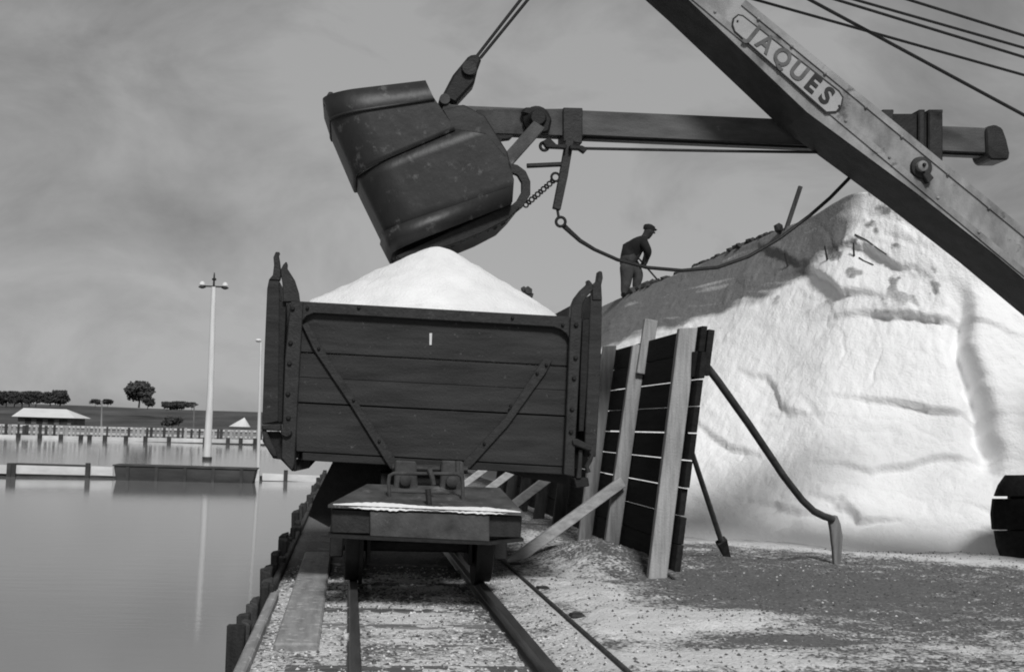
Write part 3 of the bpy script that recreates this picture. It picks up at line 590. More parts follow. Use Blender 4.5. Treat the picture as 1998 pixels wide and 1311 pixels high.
dr = put('bucket_door', MB().px([(772, 500), (994, 399), (1016, 404), (992, 428), (946, 452), (892, 474), (786, 509)], 10.05, 10.95), 'iron_black', bu, bevel=0.008)
for i in range(11):
    t = i/10; p = ony(840+t*140, 492-t*58, 10.1+0.08*random.random()); put('door_rivet', MB().lump(p, random.uniform(0.02, 0.04), i), 'iron_black', dr)
for yy in (10.12, 10.84):
    pts = [(992, 318), (1010, 322), (1026, 334), (1035, 354), (1035, 380), (1020, 404), (990, 428), (950, 452), (900, 474)]
    inn = [(900, 462), (945, 440), (982, 414), (1008, 392), (1018, 374), (1018, 356), (1010, 342), (996, 336)]
    put('hinge_strap', MB().px(pts+inn, yy, yy+0.06), 'iron_dark', dr, bevel=0.004)
# bail block and hoist ropes
bb = put('bail_block', MB().px([(913, 111), (923, 105), (937, 108), (939, 118), (932, 137), (926, 162), (889, 202), (877, 196), (863, 186), (884, 146)], 10.38, 10.62), 'iron_black', ex, bevel=0.02)
put('bail_pin', MB().cyl(ony(868, 193, 10.34), ony(868, 193, 10.34)+Vector((0, 0.32, 0)), 0.045, 14), 'rust', bb)
put('block_sheave', MB().lathe([(0, 0.07), (0.04, 0.06)], ony(915, 135, 10.38), (0, -1, 0), 16), 'iron_dark', bb)
tip = (1206, -204)
put('hoist_rope', MB().tube([ony(929, 112, 10.45), ony(1016, 0, 10.35), ony(1178, -205, 10.12)], 0.014, 6), 'rope', ex)
put('hoist_rope', MB().tube([ony(937, 114, 10.55), ony(1030, 0, 10.45), ony(1198, -205, 10.2)], 0.014, 6), 'rope', ex)
for (a, b, y) in (((1438, -10), (1998, 147), 10.2), ((1217, -195), (1998, 225), 10.04), ((1350, -86), (1998, 112), 9.9), ((1342, -93), (1998, 94), 10.2), ((1263, -158), (1998, 70), 9.9)):
    k = (b[1]-a[1])/(b[0]-a[0]); e = (2520, b[1]+k*(2520-b[0]))
    put('boom_rope', MB().tube([ony(*a, y), ony(*b, y), ony(*e, y)], 0.0125 if y != 10.04 else 0.015, 6), 'rope', ex)
# machinery beyond the right of the picture: gantry, house, crawlers
q = ony(2330, 770, 10.04)
put('turntable_deck', MB().box((q.x-0.25, 8.7, q.z-0.75), (q.x+4.0, 11.4, q.z-0.45)), 'iron_dark', ex, bevel=0.02)
put('boom_foot', MB().box((q.x-0.1, 9.6, q.z-0.45), (q.x+0.2, 10.5, q.z+0.05)), 'iron_dark', ex, bevel=0.02)
put('machine_house', MB().box((q.x+1.0, 8.75, q.z-0.44), (q.x+3.9, 11.35, q.z+1.6)), 'rust', ex, bevel=0.03)
for y in (9.6, 10.5): put('gantry_leg', MB().beam((q.x+0.7, y, q.z-0.45), ony(2520, 330, y), 0.1, 0.1), 'iron_dark', ex)
put('gantry_head', MB().beam(ony(2520, 330, 9.5), ony(2520, 330, 9.5)+Vector((0, 1.1, 0)), 0.25, 0.9, side=(1, 0, 0)), 'iron_dark', ex)
for y in (8.6, 11.0):
    cz = 0.40; mb = MB(); P = []
    for k in range(24):
        t = 2*math.pi*k/24; P.append((q.x+(0.35 if math.cos(t) < 0 else 3.2)+0.38*math.cos(t), cz+0.40*math.sin(t)))
    put('crawler_track', MB().loops([(x, y, z-0.03) for x, z in P], [(x, y+0.5, z-0.03) for x, z in P]), 'iron_black', ex, bevel=0.02)
put('car_body', MB().box((q.x+0.7, 9.1, 0.25), (q.x+3.0, 11.0, q.z-0.75)), 'iron_black', ex)
# hanging rope
rp = [(1099, 440), (1112, 452), (1132, 470), (1160, 487), (1205, 507), (1262, 522), (1330, 528), (1400, 522), (1460, 501), (1520, 466), (1580, 421), (1620, 386), (1655, 350), (1700, 300), (1740, 260)]
ro = root('hanging_rope', ony(1099, 440, 10.36), 'slack dark rope hanging in a curve from the trip lever to behind the boom', 'rope')
put('cord', MB().tube([ony(x, y, 10.38) for x, y in rp], 0.0165, 8), 'rope', ro, smooth=True)
put('splice', MB().tube([ony(x, y, 10.38) for x, y in rp[:4]], 0.024, 8, 0.017), 'rope', ro, smooth=True)

# ================================================================== RETAINING FENCE
fe = root('retaining_fence', (2.6, 10, -0.05), 'pale posts and dark tarred boards holding back the salt beside the wagon', 'fence')
posts = [(9.92, 2.00, 0.155, -0.35), (11.75, 1.98, 0.14, -0.1), (13.05, 2.05, 0.14, -0.1), (14.75, 2.0, 0.14, -0.1), (16.25, 2.0, 0.14, -0.1), (17.8, 2.0, 0.14, -0.1), (19.3, 2.0, 0.14, -0.1), (20.8, 2.0, 0.14, -0.1)]
for i, (y, zt, w_, zb) in enumerate(posts):
    x0 = FX(zb); x1 = FX(zt)
    if i == 1: x1 = FX(zt)+0.03
    po = put('post', MB().loops([(x0-w_/2, y-0.04, zb), (x0+w_/2, y-0.04, zb), (x0+w_/2, y+0.04, zb), (x0-w_/2, y+0.04, zb)], [(x1-w_/2, y-0.04, zt), (x1+w_/2, y-0.04, zt+0.012), (x1+w_/2, y+0.04, zt+0.01), (x1-w_/2, y+0.04, zt)]), 'post_wood' if i < 3 else 'pile_wood', fe, bevel=0.006)
    if i == 1:
        a = ony(1252, 730, y-0.07); b = ony(1270, 624, y-0.07)
        put('splice', MB().beam(a+Vector((0.01, 0, 0)), b, 0.06, 0.13), 'post_wood', po, bevel=0.005)
bh = 0.2165
for r_ in range(9):
    z0 = 0.03+r_*(0.223); z1 = z0+bh
    off = 0.095
    ends = [9.80+random.uniform(-0.06, 0.03), 13.1, 16.75, 22]
    if r_ == 8: ends[0] = 9.84
    for s_ in range(3):
        y0, y1 = ends[s_]+(0.01 if s_ else 0), ends[s_+1]-0.01
        dz = random.uniform(-0.005, 0.004); d2 = random.uniform(-0.005, 0.004)
        th = 0.05
        x0 = FX(z0)+off; x1 = FX(z1)+off
        a = [(x0, y0, z0+dz), (x0+th, y0, z0+dz), (x1+th, y0, z1+dz-0.004), (x1, y0, z1+dz-0.004)]
        b = [(x0, y1, z0+d2), (x0+th, y1, z0+d2), (x1+th, y1, z1+d2-0.004), (x1, y1, z1+d2-0.004)]
        put('board', MB().loops(a, b), 'board_dark', fe, bevel=0.004)
put('cleat', MB().beam((FX(1.7)+0.19, 9.93, 1.62), (FX(2.02)+0.20, 9.93, 2.0), 0.06, 0.055), 'board_dark', fe, bevel=0.004)
put('cleat', MB().px([(1351, 686), (1375, 684), (1373, 735), (1349, 736)], 9.86, 9.98), 'board_dark', fe, bevel=0.006)
tb = ony(1209, 943, 11.68); ob = onz(1003, 1096, -0.06)
for k, dy in enumerate((0, 3.05, 6.0, 8.8)):
    d = Vector((0, dy, 0)); e_ = Vector((0.06, 0, 0.12)) if k else Vector((0, 0, 0)); put('brace', MB().beam(ob+d+Vector((-0.06, 0, -0.03)), tb+d+e_+Vector((0.02, 0, 0.012)), 0.075, 0.10, side=(0, 1, 0)), 'brace_wood', fe, bevel=0.006)
# props leaning on the fence end
pp = [(1372, 706), (1400, 742), (1460, 826), (1530, 930), (1565, 975), (1588, 997), (1608, 1007), (1624, 1012)]
P0 = ony(1372, 706, 9.98); P1 = ony(1624, 1012, 11.28)
def at_t(x, y): t = (x-1372)/(1624-1372); return ony(x, y, 9.98+1.3*t)
tag(put('bent_prop', MB().tube([at_t(x, y) for x, y in pp], 0.034, 10), 'pipe', loc=(P1.x, P1.y, 0), smooth=True), 'long bent pipe propping the fence end against a stake in the ground', 'prop')
sb = onz(1633, 1106, -0.10)
tag(put('stake', MB().px([(1617, 1008), (1634, 1005), (1641, 1022), (1645, 1045), (1643, 1080), (1639, 1110), (1629, 1110), (1626, 1070), (1622, 1035)], 11.28, 11.34), 'stake', loc=(sb.x, sb.y, -0.1), bevel=0.008), 'short flat tapered stake driven in at the foot of the bent pipe', 'stake')
a = ony(1338, 846, 9.95); b = onz(1424, 1106, -0.08)
sp = root('straight_prop', (b.x, b.y, -0.08), 'thin straight dark prop leaning from low on the fence end to the ground', 'prop')
put('pole', MB().tube([a, a.lerp(b, 0.5), b], 0.022, 8, 0.026), 'pipe', sp, smooth=True)
put('foot_wedge', MB().beam(b.lerp(a, 0.22), b+Vector((0.02, 0, -0.02)), 0.06, 0.10, taper=0.3), 'pile_wood', sp, bevel=0.006)
# second board panel, cut by the right border
rp_ = root('board_panel', (6.9, 12, -0.05), 'dark panel of stacked boards with rounded ends standing at the foot of the salt', 'board panel')
for (ytop, ybot, lx0, lx1) in ((925, 968, 1966, 1944), (973, 1033, 1941, 1940), (1035.5, 1096, 1944, 1960)):
    put('board', MB().px([(lx0, ytop+ (2 if ytop == 925 else 0)), (2160, ytop), (2160, ybot), (lx1, ybot), ((lx0+lx1)/2-3, (ytop+ybot)/2)], 11.7, 11.76), 'board_dark', rp_, bevel=0.004)
for x in (1972, 2003, 2034): put('batten', MB().px([(x, 929), (x+30, 929), (x+30, 1098), (x, 1098)], 11.765, 11.83), 'board_dark', rp_)

# ================================================================== SALT STOCKPILE
pairs = [((2.95, 60, 1.4), (1080, 660, 60)), ((2.95, 45, 1.4), (1115, 632, 45)), ((2.95, 30, 1.4), (1165, 603, 31)), ((2.95, 23, 1.3), (1215, 580, 24.2)), ((2.98, 18, 1.1), (1350, 521, 21)), ((3.1, 15.0, 0.35), (1480, 466, 19)),
         ((3.8, 13.6, -0.12), (1580, 423, 17.6)), ((4.8, 12.95, -0.12), (1690, 374, 16.3)), ((6.4, 12.3, -0.12), (1850, 425, 15.2)), ((8.6, 11.75, -0.12), (2080, 545, 14.9)), ((12.5, 11.4, -0.12), (2500, 620, 15.2)), ((20, 12, -0.12), (3200, 640, 16.5))]
fo = [Vector(a) for a, _ in pairs]; crs = [ond(*c) for _, c in pairs]
def lerp_list(Ls, s):
    i = min(int(s), len(Ls)-2); t = s-i; n_ = len(Ls)-1
    a, b, c, d = Ls[max(i-1, 0)], Ls[i], Ls[i+1], Ls[min(i+2, n_)]
    return 0.5*((2*b)+(c-a)*t+(2*a-5*b+4*c-d)*t*t+(3*b-a-3*c+d)*t**3)
SV = np.concatenate([np.linspace(0, 3, 50, endpoint=False), np.linspace(3, 9, 460, endpoint=False), np.linspace(9, len(pairs)-1, 40)])
TV = list(np.linspace(0, 1, 170)) + [1.03, 1.08, 1.2, 1.5, 2.2]
verts = np.zeros((len(SV), len(TV), 3))
for i, s in enumerate(SV):
    a = lerp_list(fo, s); b = lerp_list(crs, s); h = Vector((b.x-a.x, b.y-a.y, 0))
    for j, t in enumerate(TV):
        if t <= 1:
            k = t-0.10*math.sin(math.pi*t)      # concave: steeper towards the top
            p = Vector((a.x+h.x*t, a.y+h.y*t, a.z+(b.z-a.z)*k))
        else:
            p = b + Vector((0.45, 0.89, 0))*(t-1)*14 - Vector((0, 0, 0.25*(t-1)))
        verts[i, j] = p
S, T = np.meshgrid(SV, np.array(TV), indexing='ij')
def soft_s(x): x = np.clip(x, 0, 1); return x*x*(3-2*x)
# metres along and up the face
mid = np.array([list(lerp_list(fo, s).lerp(lerp_list(crs, s), 0.5)) for s in SV]); al = np.concatenate([[0], np.cumsum(np.linalg.norm(np.diff(mid, axis=0), axis=1))])
u = np.repeat(al[:, None], len(TV), 1); v = T*5.4
env = np.clip(T*9, 0, 1)*np.clip((1.02-T)*14, 0, 1)
w1 = fbm(u*0.9+3, v*0.9, 2)-0.5; w2 = fbm(u*0.9+30, v*0.9+8, 2)-0.5
rf = 0.35+0.65*soft_s((S-5.0)/1.5); rel = rf*(0.36*(fbm(u*0.45+1, v*0.45+3, 2)-0.5) + 0.10*(fbm(u*1.1+w1, v*1.1+w2, 2)-0.5) + 0.030*(fbm(u*4+7, v*4, 3)-0.5)) + 0.016*(fbm(u*11+5, v*11, 3)-0.5) + 0.012*(fbm(u*24, v*24, 2)-0.5)
rid = 1-abs(2*fbm(u*1.4+w2*2, v*1.9+w1*2+5, 3)-1); rel -= 0.012*soft_s((S-5.6)*1.5)*soft_s((rid-0.92)*16)*soft_s((fbm(u*0.5+9, v*0.5, 2)-0.35)*4)   # cracks in the crust
lump = np.clip(fbm(u*3.2+60, v*3.2, 2)-0.60, 0, 1); rel += 0.10*lump*soft_s((fbm(u*0.6+5, v*0.6+50, 2)-0.40)*5)                # clods
# slumped ledges: the crust above overhangs, the face below is cut back
def pix_st(px, py):
    d = ray(px, py); d = np.array(d/d.length); V = verts-np.array(CAM); t = (V@d); r = np.linalg.norm(V-t[..., None]*d, axis=-1)/np.maximum(t, 1)
    k = np.unravel_index(np.argmin(np.where(T <= 1, r, 9)), r.shape); return u[k], v[k]
for (x0, y0, x1, y1, dep, ln) in ((1690, 598, 1860, 612, 0.12, 0.9), (1588, 512, 1640, 556, 0.14, 0.8), (1720, 770, 1850, 790, 0.10, 1.0), (1490, 720, 1545, 800, 0.07, 0.8), (1380, 830, 1440, 870, 0.08, 0.5), (1480, 470, 1560, 508, 0.08, 0.5), (1660, 470, 1740, 500, 0.10, 0.6), (1650, 955, 1690, 1000, 0.12, 0.5), (1510, 960, 1560, 985, 0.09, 0.4), (1700, 900, 1840, 880, 0.10, 1.2)):
    (ua, va), (ub, vb) = pix_st(x0, y0), pix_st(x1, y1); L2 = max((ub-ua)**2+(vb-va)**2, 1e-4)
    q = np.clip(((u-ua)*(ub-ua)+(v-va)*(vb-va))/L2, 0, 1); cu, cv = ua+q*(ub-ua), va+q*(vb-va)
    below = (cv-v)+0.16*(fbm(u*3, v*2, 3)-0.5)
    f_ = np.exp(-(abs(u-(ua+ub)/2+0.25*(fbm(u*2, v*2+40, 2)-0.5))/(0.6*abs(ub-ua)+0.25))**2)
    st_ = soft_s(below/0.06)*np.exp(-np.clip(below, 0, 9)/ln)*f_
    rel -= 1.25*dep*st_
# vertical cut in the face towards the right
(gu0, gv0), (gu1, gv1) = pix_st(1872, 600), pix_st(1925, 905)
gc = gu0+(gu1-gu0)*np.clip((v-gv0)/(gv1-gv0), -0.2, 1.2) + 0.06*np.sin(v*3.1) + 0.25*(fbm(v*1.6, u*0.3+4, 4)-0.5)
gd = u-gc; ge = soft_s((v-gv1+0.4)/0.8)*soft_s((gv0+0.5-v)/0.6)
rel += ge*(-0.24*np.exp(-(gd/0.14)**2) + 0.20*soft_s((gd-0.02)/0.16)*np.exp(-np.clip(gd, 0, 9)/0.7))
rel *= env
dS = np.gradient(verts, axis=0); dT = np.gradient(verts, axis=1); nrm = np.cross(dS, dT); nrm /= np.linalg.norm(nrm, axis=-1, keepdims=True)+1e-9
nrm[nrm[..., 2] < 0] *= -1
verts += nrm*rel[..., None]
# old weathered crust along the crest, streaked along its length, and duller patches broken up by noise
lowT = np.interp(S, [0, 3, 4, 5, 6, 7], [0.45, 0.48, 0.62, 0.74, 0.82, 0.87])+0.02*np.sin(S*2.1)+0.05*(fbm(u*1.2, v*0+1, 3)-0.5)
band = soft_s((T-lowT)*np.interp(S, [3, 6], [7, 20]))*soft_s((7.2-S)*1.5)
satt = 1.05 - 1.12*band + 0.62*band*(fbm(u*0.5, v*8+3, 3)-0.48)*2 - 0.18*soft_s((fbm(u*1.1, v*1.3+20, 4)-0.56)*6) - 0.75*soft_s((fbm(u*3.0+40, v*5, 4)-0.60)*9)*soft_s((T-0.66)*6)*soft_s((S-5.2)*2)
satt -= 0.30*soft_s((0.05-T)*25)*soft_s((fbm(u*1.5, v*0+3, 3)-0.45)*6)
nS, nT = len(SV), len(TV); idx = np.arange(nS*nT).reshape(nS, nT)
qd = np.stack([idx[:-1, :-1], idx[1:, :-1], idx[1:, 1:], idx[:-1, 1:]], -1).reshape(-1, 4)
me = bpy.data.meshes.new('salt_stockpile'); me.from_pydata(verts.reshape(-1, 3).tolist(), [], qd.tolist())
at = me.attributes.new('salt', 'FLOAT', 'POINT'); at.data.foreach_set('value', satt.ravel().astype(np.float32))
me.materials.append(MT['pile']); me.polygons.foreach_set('use_smooth', np.ones(len(me.polygons), bool))
bm = bmesh.new(); bm.from_mesh(me); bmesh.ops.recalc_face_normals(bm, faces=bm.faces); bm.to_mesh(me); bm.free()
pile = link(bpy.data.objects.new('salt_stockpile', me)); tag(pile, 'huge white salt stockpile rising behind the fence and the boom', 'salt pile')
def pile_pt(s, t):
    i = int(np.argmin(abs(SV-s))); j = int(np.argmin(abs(np.array(TV)-t))); return Vector(verts[i, j])
# rubble line on the crest and bits of timber in the salt
mb = MB()
for i in range(260):
    s = random.uniform(3.05, 5.35); p = pile_pt(s, 1.0)+Vector((random.uniform(0, 0.35), random.uniform(0, 0.5), 0.02)); mb.lump(p, random.uniform(0.03, 0.085)*(1.3 if s < 3.5 else 1), i, (1.3, 1.3, 0.8), 1)
tag(put('crest_rubble', mb, 'clod', loc=pile_pt(4, 1.0)), 'dark broken clods strewn along the crest of the salt pile', 'rubble', kind='stuff')
def nearest(px, py):
    # the point of the pile face that lies in a pixel's direction
    d = ray(px, py).normalized(); V = verts.reshape(-1, 3)-np.array(CAM); dd = np.array(d); t = V@dd; r = np.linalg.norm(V-t[:, None]*dd, axis=1)/np.maximum(t, 1)
    ok = r < 0.004; k = np.argmin(np.where(ok, t, 1e9)) if ok.any() else np.argmin(r); return Vector(V[k]+np.array(CAM))
p = nearest(1520, 446); q2 = CAM+ray(1562, 364)*((p-CAM).dot(fwd))
lp = root('leaning_post', p, 'thin dark post leaning on the crest of the salt pile', 'post')
put('shaft', MB().beam(p-Vector((0, 0, 0.12)), q2, 0.055, 0.055), 'pile_wood', lp); put('foot_block', MB().lump(p+Vector((-0.06, 0, 0.05)), 0.08, 4), 'pile_wood', lp)
for i, (x, y0_, y1_) in enumerate(((1534, 512, 494), (1612, 500, 480), (1668, 492, 474))):
    p = nearest(x, y0_); k = (p-CAM).dot(fwd); tp_ = CAM+ray(x-3, y1_)*k
    tag(put('peg', MB().beam(p-Vector((0, -0.05, 0.08)), tp_, 0.026, 0.024, taper=0.6), 'pile_wood', loc=p), 'short dark peg standing out of the upper salt face', 'peg', 'pegs in the salt face')
for i, pts in enumerate((((1662, 450), (1682, 463), (1706, 483), (1722, 490)), ((1670, 494), (1684, 499), (1700, 507)))):
    P = [nearest(*q_)+Vector((0, -0.02, 0.0)) for q_ in pts]
    tag(put('buried_stick', MB().tube([q_+Vector((0, 0.006, -0.004)) for q_ in P], 0.010, 6, 0.007), 'pile_wood', loc=P[0]), ['longest crooked dark stick half buried high in the salt face', 'short dark stick half buried beside a peg in the salt'][i], 'stick')

# ================================================================== WORKER on the crest
def person():
    D = 24.0
    def J(x, y, dd=0.0): return CAM+ray(x, y)*(D+dd)
    base = J(1219, 580)
    pel = J(1220, 507); ch = {
        'pel': (pel, 0.20, 0.21), 'sp1': (J(1231, 491), 0.215, 0.23), 'chest': (J(1247, 478), 0.205, 0.24), 'neck': (J(1258, 465), 0.085, 0.085),
        'hd0': (J(1263, 458), 0.10, 0.095), 'hd1': (J(1267, 451), 0.125, 0.11), 'hd2': (J(1268, 444), 0.115, 0.10),
        'hipN': (J(1224, 514, -0.10), 0.17, 0.17), 'kneN': (J(1222, 548, -0.10), 0.115, 0.115), 'ankN': (J(1218, 574, -0.10), 0.08, 0.08), 'toeN': (J(1228, 580, -0.12), 0.045, 0.055),
        'hipF': (J(1231, 513, 0.10), 0.17, 0.17), 'kneF': (J(1246, 538, 0.10), 0.115, 0.115), 'ankF': (J(1240, 562, 0.10), 0.08, 0.08), 'toeF': (J(1250, 568, 0.10), 0.045, 0.055),
        'shN': (J(1254, 470, -0.18), 0.105, 0.105), 'elN': (J(1266, 492, -0.20), 0.078, 0.078), 'wrN': (J(1262, 508, -0.12), 0.034, 0.034),
        'shF': (J(1254, 470, 0.18), 0.105, 0.105), 'elF': (J(1264, 494, 0.20), 0.078, 0.078), 'wrF': (J(1255, 512, 0.10), 0.034, 0.034)}
    ed = [('pel', 'sp1'), ('sp1', 'chest'), ('chest', 'neck'), ('neck', 'hd0'), ('hd0', 'hd1'), ('hd1', 'hd2'), ('pel', 'hipN'), ('hipN', 'kneN'), ('kneN', 'ankN'), ('ankN', 'toeN'), ('pel', 'hipF'), ('hipF', 'kneF'), ('kneF', 'ankF'), ('ankF', 'toeF'),
          ('chest', 'shN'), ('shN', 'elN'), ('elN', 'wrN'), ('chest', 'shF'), ('shF', 'elF'), ('elF', 'wrF')]
    # hands: palm, four fingers and a thumb closing on the shovel handle
    for s, dd in (('N', -0.12), ('F', 0.10)):
        w0 = ch['wr'+s][0]; pm = w0+(w0-ch['el'+s][0]).normalized()*0.07; ch['pa'+s] = (pm, 0.03, 0.038); ed.append(('wr'+s, 'pa'+s))
        dirn = (w0-ch['el'+s][0]).normalized()
        for f_ in range(4):
            o_ = Vector((0.0, (f_-1.5)*0.021, 0)); L1 = (0.035, 0.042, 0.040, 0.030)[f_]
            a_ = pm+dirn*0.03+o_; b_ = a_+dirn*L1; c_ = b_+(dirn*0.3+Vector((-0.8, 0, -0.1))).normalized()*L1*0.9
            ch[f'f{s}{f_}a'] = (a_, 0.010, 0.010); ch[f'f{s}{f_}b'] = (b_, 0.009, 0.009); ch[f'f{s}{f_}c'] = (c_, 0.007, 0.007)
            ed += [('pa'+s, f'f{s}{f_}a'), (f'f{s}{f_}a', f'f{s}{f_}b'), (f'f{s}{f_}b', f'f{s}{f_}c')]
        a_ = pm+Vector((-0.035, -0.02, -0.01)); b_ = a_+dirn*0.035+Vector((-0.012, 0, 0)); ch[f'th{s}a'] = (a_, 0.011, 0.011); ch[f'th{s}b'] = (b_, 0.009, 0.009)
        ed += [('pa'+s, f'th{s}a'), (f'th{s}a', f'th{s}b')]
    names = list(ch); ix = {n_: i for i, n_ in enumerate(names)}
    me = bpy.data.meshes.new('person'); me.from_pydata([tuple(ch[n_][0]-base) for n_ in names], [(ix[a], ix[b]) for a, b in ed], [])
    tmp = bpy.data.objects.new('tmp', me); col.objects.link(tmp)
    tmp.modifiers.new('skin', 'SKIN'); ss = tmp.modifiers.new('sub', 'SUBSURF'); ss.levels = 2; ss.render_levels = 2
    for n_ in names:
        sv = me.skin_vertices[0].data[ix[n_]]; sv.radius = ch[n_][1:]; sv.use_root = (n_ == 'pel')
    dg = bpy.context.evaluated_depsgraph_get(); m2 = bpy.data.meshes.new_from_object(tmp.evaluated_get(dg)); bpy.data.objects.remove(tmp)
    m2.materials.clear()
    for k in ('jacket', 'trousers', 'skin', 'iron_black'): m2.materials.append(MT[k])
    nk = ch['neck'][0]-base; pe_ = ch['sp1'][0]-base
    for p in m2.polygons:
        c = Vector(p.center); p.use_smooth = True
        dn = min((c-(ch[h][0]-base)).length for h in ('hd0', 'hd1', 'hd2'))
        dh = min(min((c-(ch[h+s][0]-base)).length for h in ('pa',)) for s in 'NF')
        arm = min((c-(ch[h][0]-base)).length for h in ('elN', 'elF', 'wrN', 'wrF'))
        hips = min((c-(ch[h][0]-base)).length for h in ('pel', 'hipN', 'hipF', 'kneN', 'kneF'))
        if dn < 0.13: p.material_index = 2
        elif dh < 0.11: p.material_index = 2
        elif c.z < 0.07: p.material_index = 3
        elif c.z < pe_.z-0.08 and arm > 0.16: p.material_index = 1
        else: p.material_index = 0
    o = bpy.data.objects.new('person', m2); o.location = base; link(o)
    tag(o, 'worker in dark jacket and grey trousers bending over on the salt pile crest', 'person')
    # flat cap with a short peak
    c = ch['hd1'][0]+Vector((-0.005, 0, 0.05)); mb = MB().lathe([(-0.03, 0.116), (0.02, 0.122), (0.055, 0.105), (0.08, 0.05)], c, (0.25, 0, 1), 16); mb.beam(c+Vector((0.08, 0, 0.0)), c+Vector((0.145, 0, -0.03)), 0.12, 0.015)
    put('cap', mb, 'jacket', o, smooth=True)
    # nose and ear
    put('nose', MB().lump(ch['hd1'][0]+Vector((0.10, 0, -0.03)), 0.022, 1), 'skin', o)
    # the shovel in his hands
    g0 = J(1247, 505); g1 = J(1282, 545); r_ = root('shovel', g1, 'long-handled shovel held by the worker on the salt pile', 'shovel')
    put('handle', MB().tube([g0, g0.lerp(g1, 0.5), g1], 0.018, 8), 'pile_wood', r_)
    put('blade', MB().beam(g1, J(1296, 558), 0.24, 0.02, taper=0.8), 'iron_dark', r_)
person()

# ================================================================== ACROSS THE WATER
# weir of white boards
wr = root('timber_weir', (-4.5, 35.5, WZ), 'low line of white boards and dark posts standing in the water', 'weir')
YW = lambda x: 35.1+1.3*(x/630)
def wp(x, y): return ony(x, y, YW(x))
def panel(x0, x1, yt0, yt1, yb0, yb1, m, th=0.06, name='panel', parent=None):
    a = [wp(x0, yt0), wp(x1, yt1), wp(x1, yb1), wp(x0, yb0)]; return put(name, MB().loops(a, [p+Vector((0, th, 0)) for p in a]), m, parent or wr)
panel(-60, 20, 905, 907, 922, 924, 'pale_board'); panel(30, 168, 907, 911, 923, 926, 'pale_board'); panel(178, 220, 909, 911, 926, 928, 'pale_board'); panel(512, 556, 923, 925, 937, 938, 'pale_board'); panel(560, 632, 925, 928, 938, 941, 'pale_board')
panel(-60, 640, 922.5, 938, 934, 948, 'weir_dark', 0.05, 'wet_beam') 
for o_ in wr.children:
    if o_.name.startswith('wet_beam'): o_.location.y += 0.07
panel(30, 170, 903, 907, 906.5, 910.5, 'weir_dark', 0.12, 'cap_rail')
for x in (19, 28, 172, 503, 558, 634):
    a = wp(x, 903 if x < 400 else 917); b = Vector((a.x, a.y, WZ-0.3)); put('post', MB().beam(b, a, 0.14, 0.11), 'pale_board' if x in (503, 24) else 'weir_dark', wr)
# dark punt
pa = wp(222, 905); pb = wp(499, 913); pq = root('punt', ((pa.x+pb.x)/2, pa.y-0.6, WZ), 'long dark flat punt lying against the white weir boards', 'punt')
y0_ = pa.y-1.0
A0, B0 = ony(222, 906, y0_), ony(499, 914, y0_)
put('hull', MB().loops([(A0.x+0.12, y0_+0.06, WZ-0.25), (B0.x-0.12, y0_+0.06, WZ-0.25), (B0.x, y0_, B0.z-0.04), (A0.x, y0_, A0.z-0.04)], [(A0.x+0.12, y0_+0.85, WZ-0.25), (B0.x-0.12, y0_+0.85, WZ-0.25), (B0.x, y0_+0.9, B0.z-0.04), (A0.x, y0_+0.9, A0.z-0.04)]), 'punt', pq, bevel=0.02)
put('gunwale', MB().loops([(A0.x-0.03, y0_-0.03, A0.z-0.04), (B0.x+0.03, y0_-0.03, B0.z-0.04), (B0.x+0.03, y0_-0.03, B0.z), (A0.x-0.03, y0_-0.03, A0.z)], [(A0.x-0.03, y0_+0.93, A0.z-0.04), (B0.x+0.03, y0_+0.93, B0.z-0.04), (B0.x+0.03, y0_+0.93, B0.z), (A0.x-0.03, y0_+0.93, A0.z)]), 'weir_dark', pq, bevel=0.01)
for k in range(5):
    x = A0.x+(B0.x-A0.x)*(k+0.5)/5; put('rib', MB().box((x-0.04, y0_-0.035, WZ-0.1), (x+0.04, y0_+0.02, A0.z-0.045)), 'weir_dark', pq)
# lamp poles
b = onz(404, 897, WZ); D = b.y
lpz = ony(417, 560, D)
lam = root('lamp_pole', b, 'tall white pole standing in the water with two lamps on a crossarm', 'lamp pole')
put('pole', MB().tube([Vector((b.x, b.y, WZ-0.5)), Vector((b.x, b.y, WZ+3)), lpz], 0.17, 12, 0.10), 'white_paint', lam, smooth=True)
put('base_collar', MB().cyl(Vector((b.x, b.y, WZ-0.1)), Vector((b.x, b.y, WZ+0.13)), 0.20, 12), 'weir_dark', lam)
t_ = lpz; put('mast_top', MB().tube([t_, t_+Vector((0, 0, 0.5)), t_+Vector((0.0, 0, 0.62))], 0.05, 8, 0.02), 'iron_dark', lam); put('finial', MB().lump(t_+Vector((0, 0, 0.33)), 0.11, 2, (1, 1, 0.7)), 'iron_dark', lam)
cr_ = put('crossarm', MB().beam(t_+Vector((-0.50, 0, 0.02)), t_+Vector((0.50, 0, 0.02)), 0.08, 0.06), 'iron_dark', lam)
for s in (-1, 1):
    c = t_+Vector((0.48*s, -0.04, 0)); ld = put('lamp', MB().lathe([(0.0, 0.06), (0.06, 0.13), (0.16, 0.11), (0.22, 0.04)], c, (0, 0, 1), 12), 'white_paint', cr_, smooth=True)
    put('lamp_ring', MB().lathe([(-0.09, 0.05), (-0.04, 0.16), (0.0, 0.15)], c, (0, 0, 1), 12), 'iron_dark', cr_)
b2 = onz(504, 936, WZ); b2 = Vector((b2.x, b2.y, WZ)); t2 = ony(509, 668, b2.y)
l2 = root('lamp_pole', b2, 'shorter slim white lamp pole standing close behind the wagon edge', 'lamp pole')
put('pole', MB().tube([b2-Vector((0, 0, 0.5)), t2], 0.06, 10, 0.035), 'white_paint', l2, smooth=True)
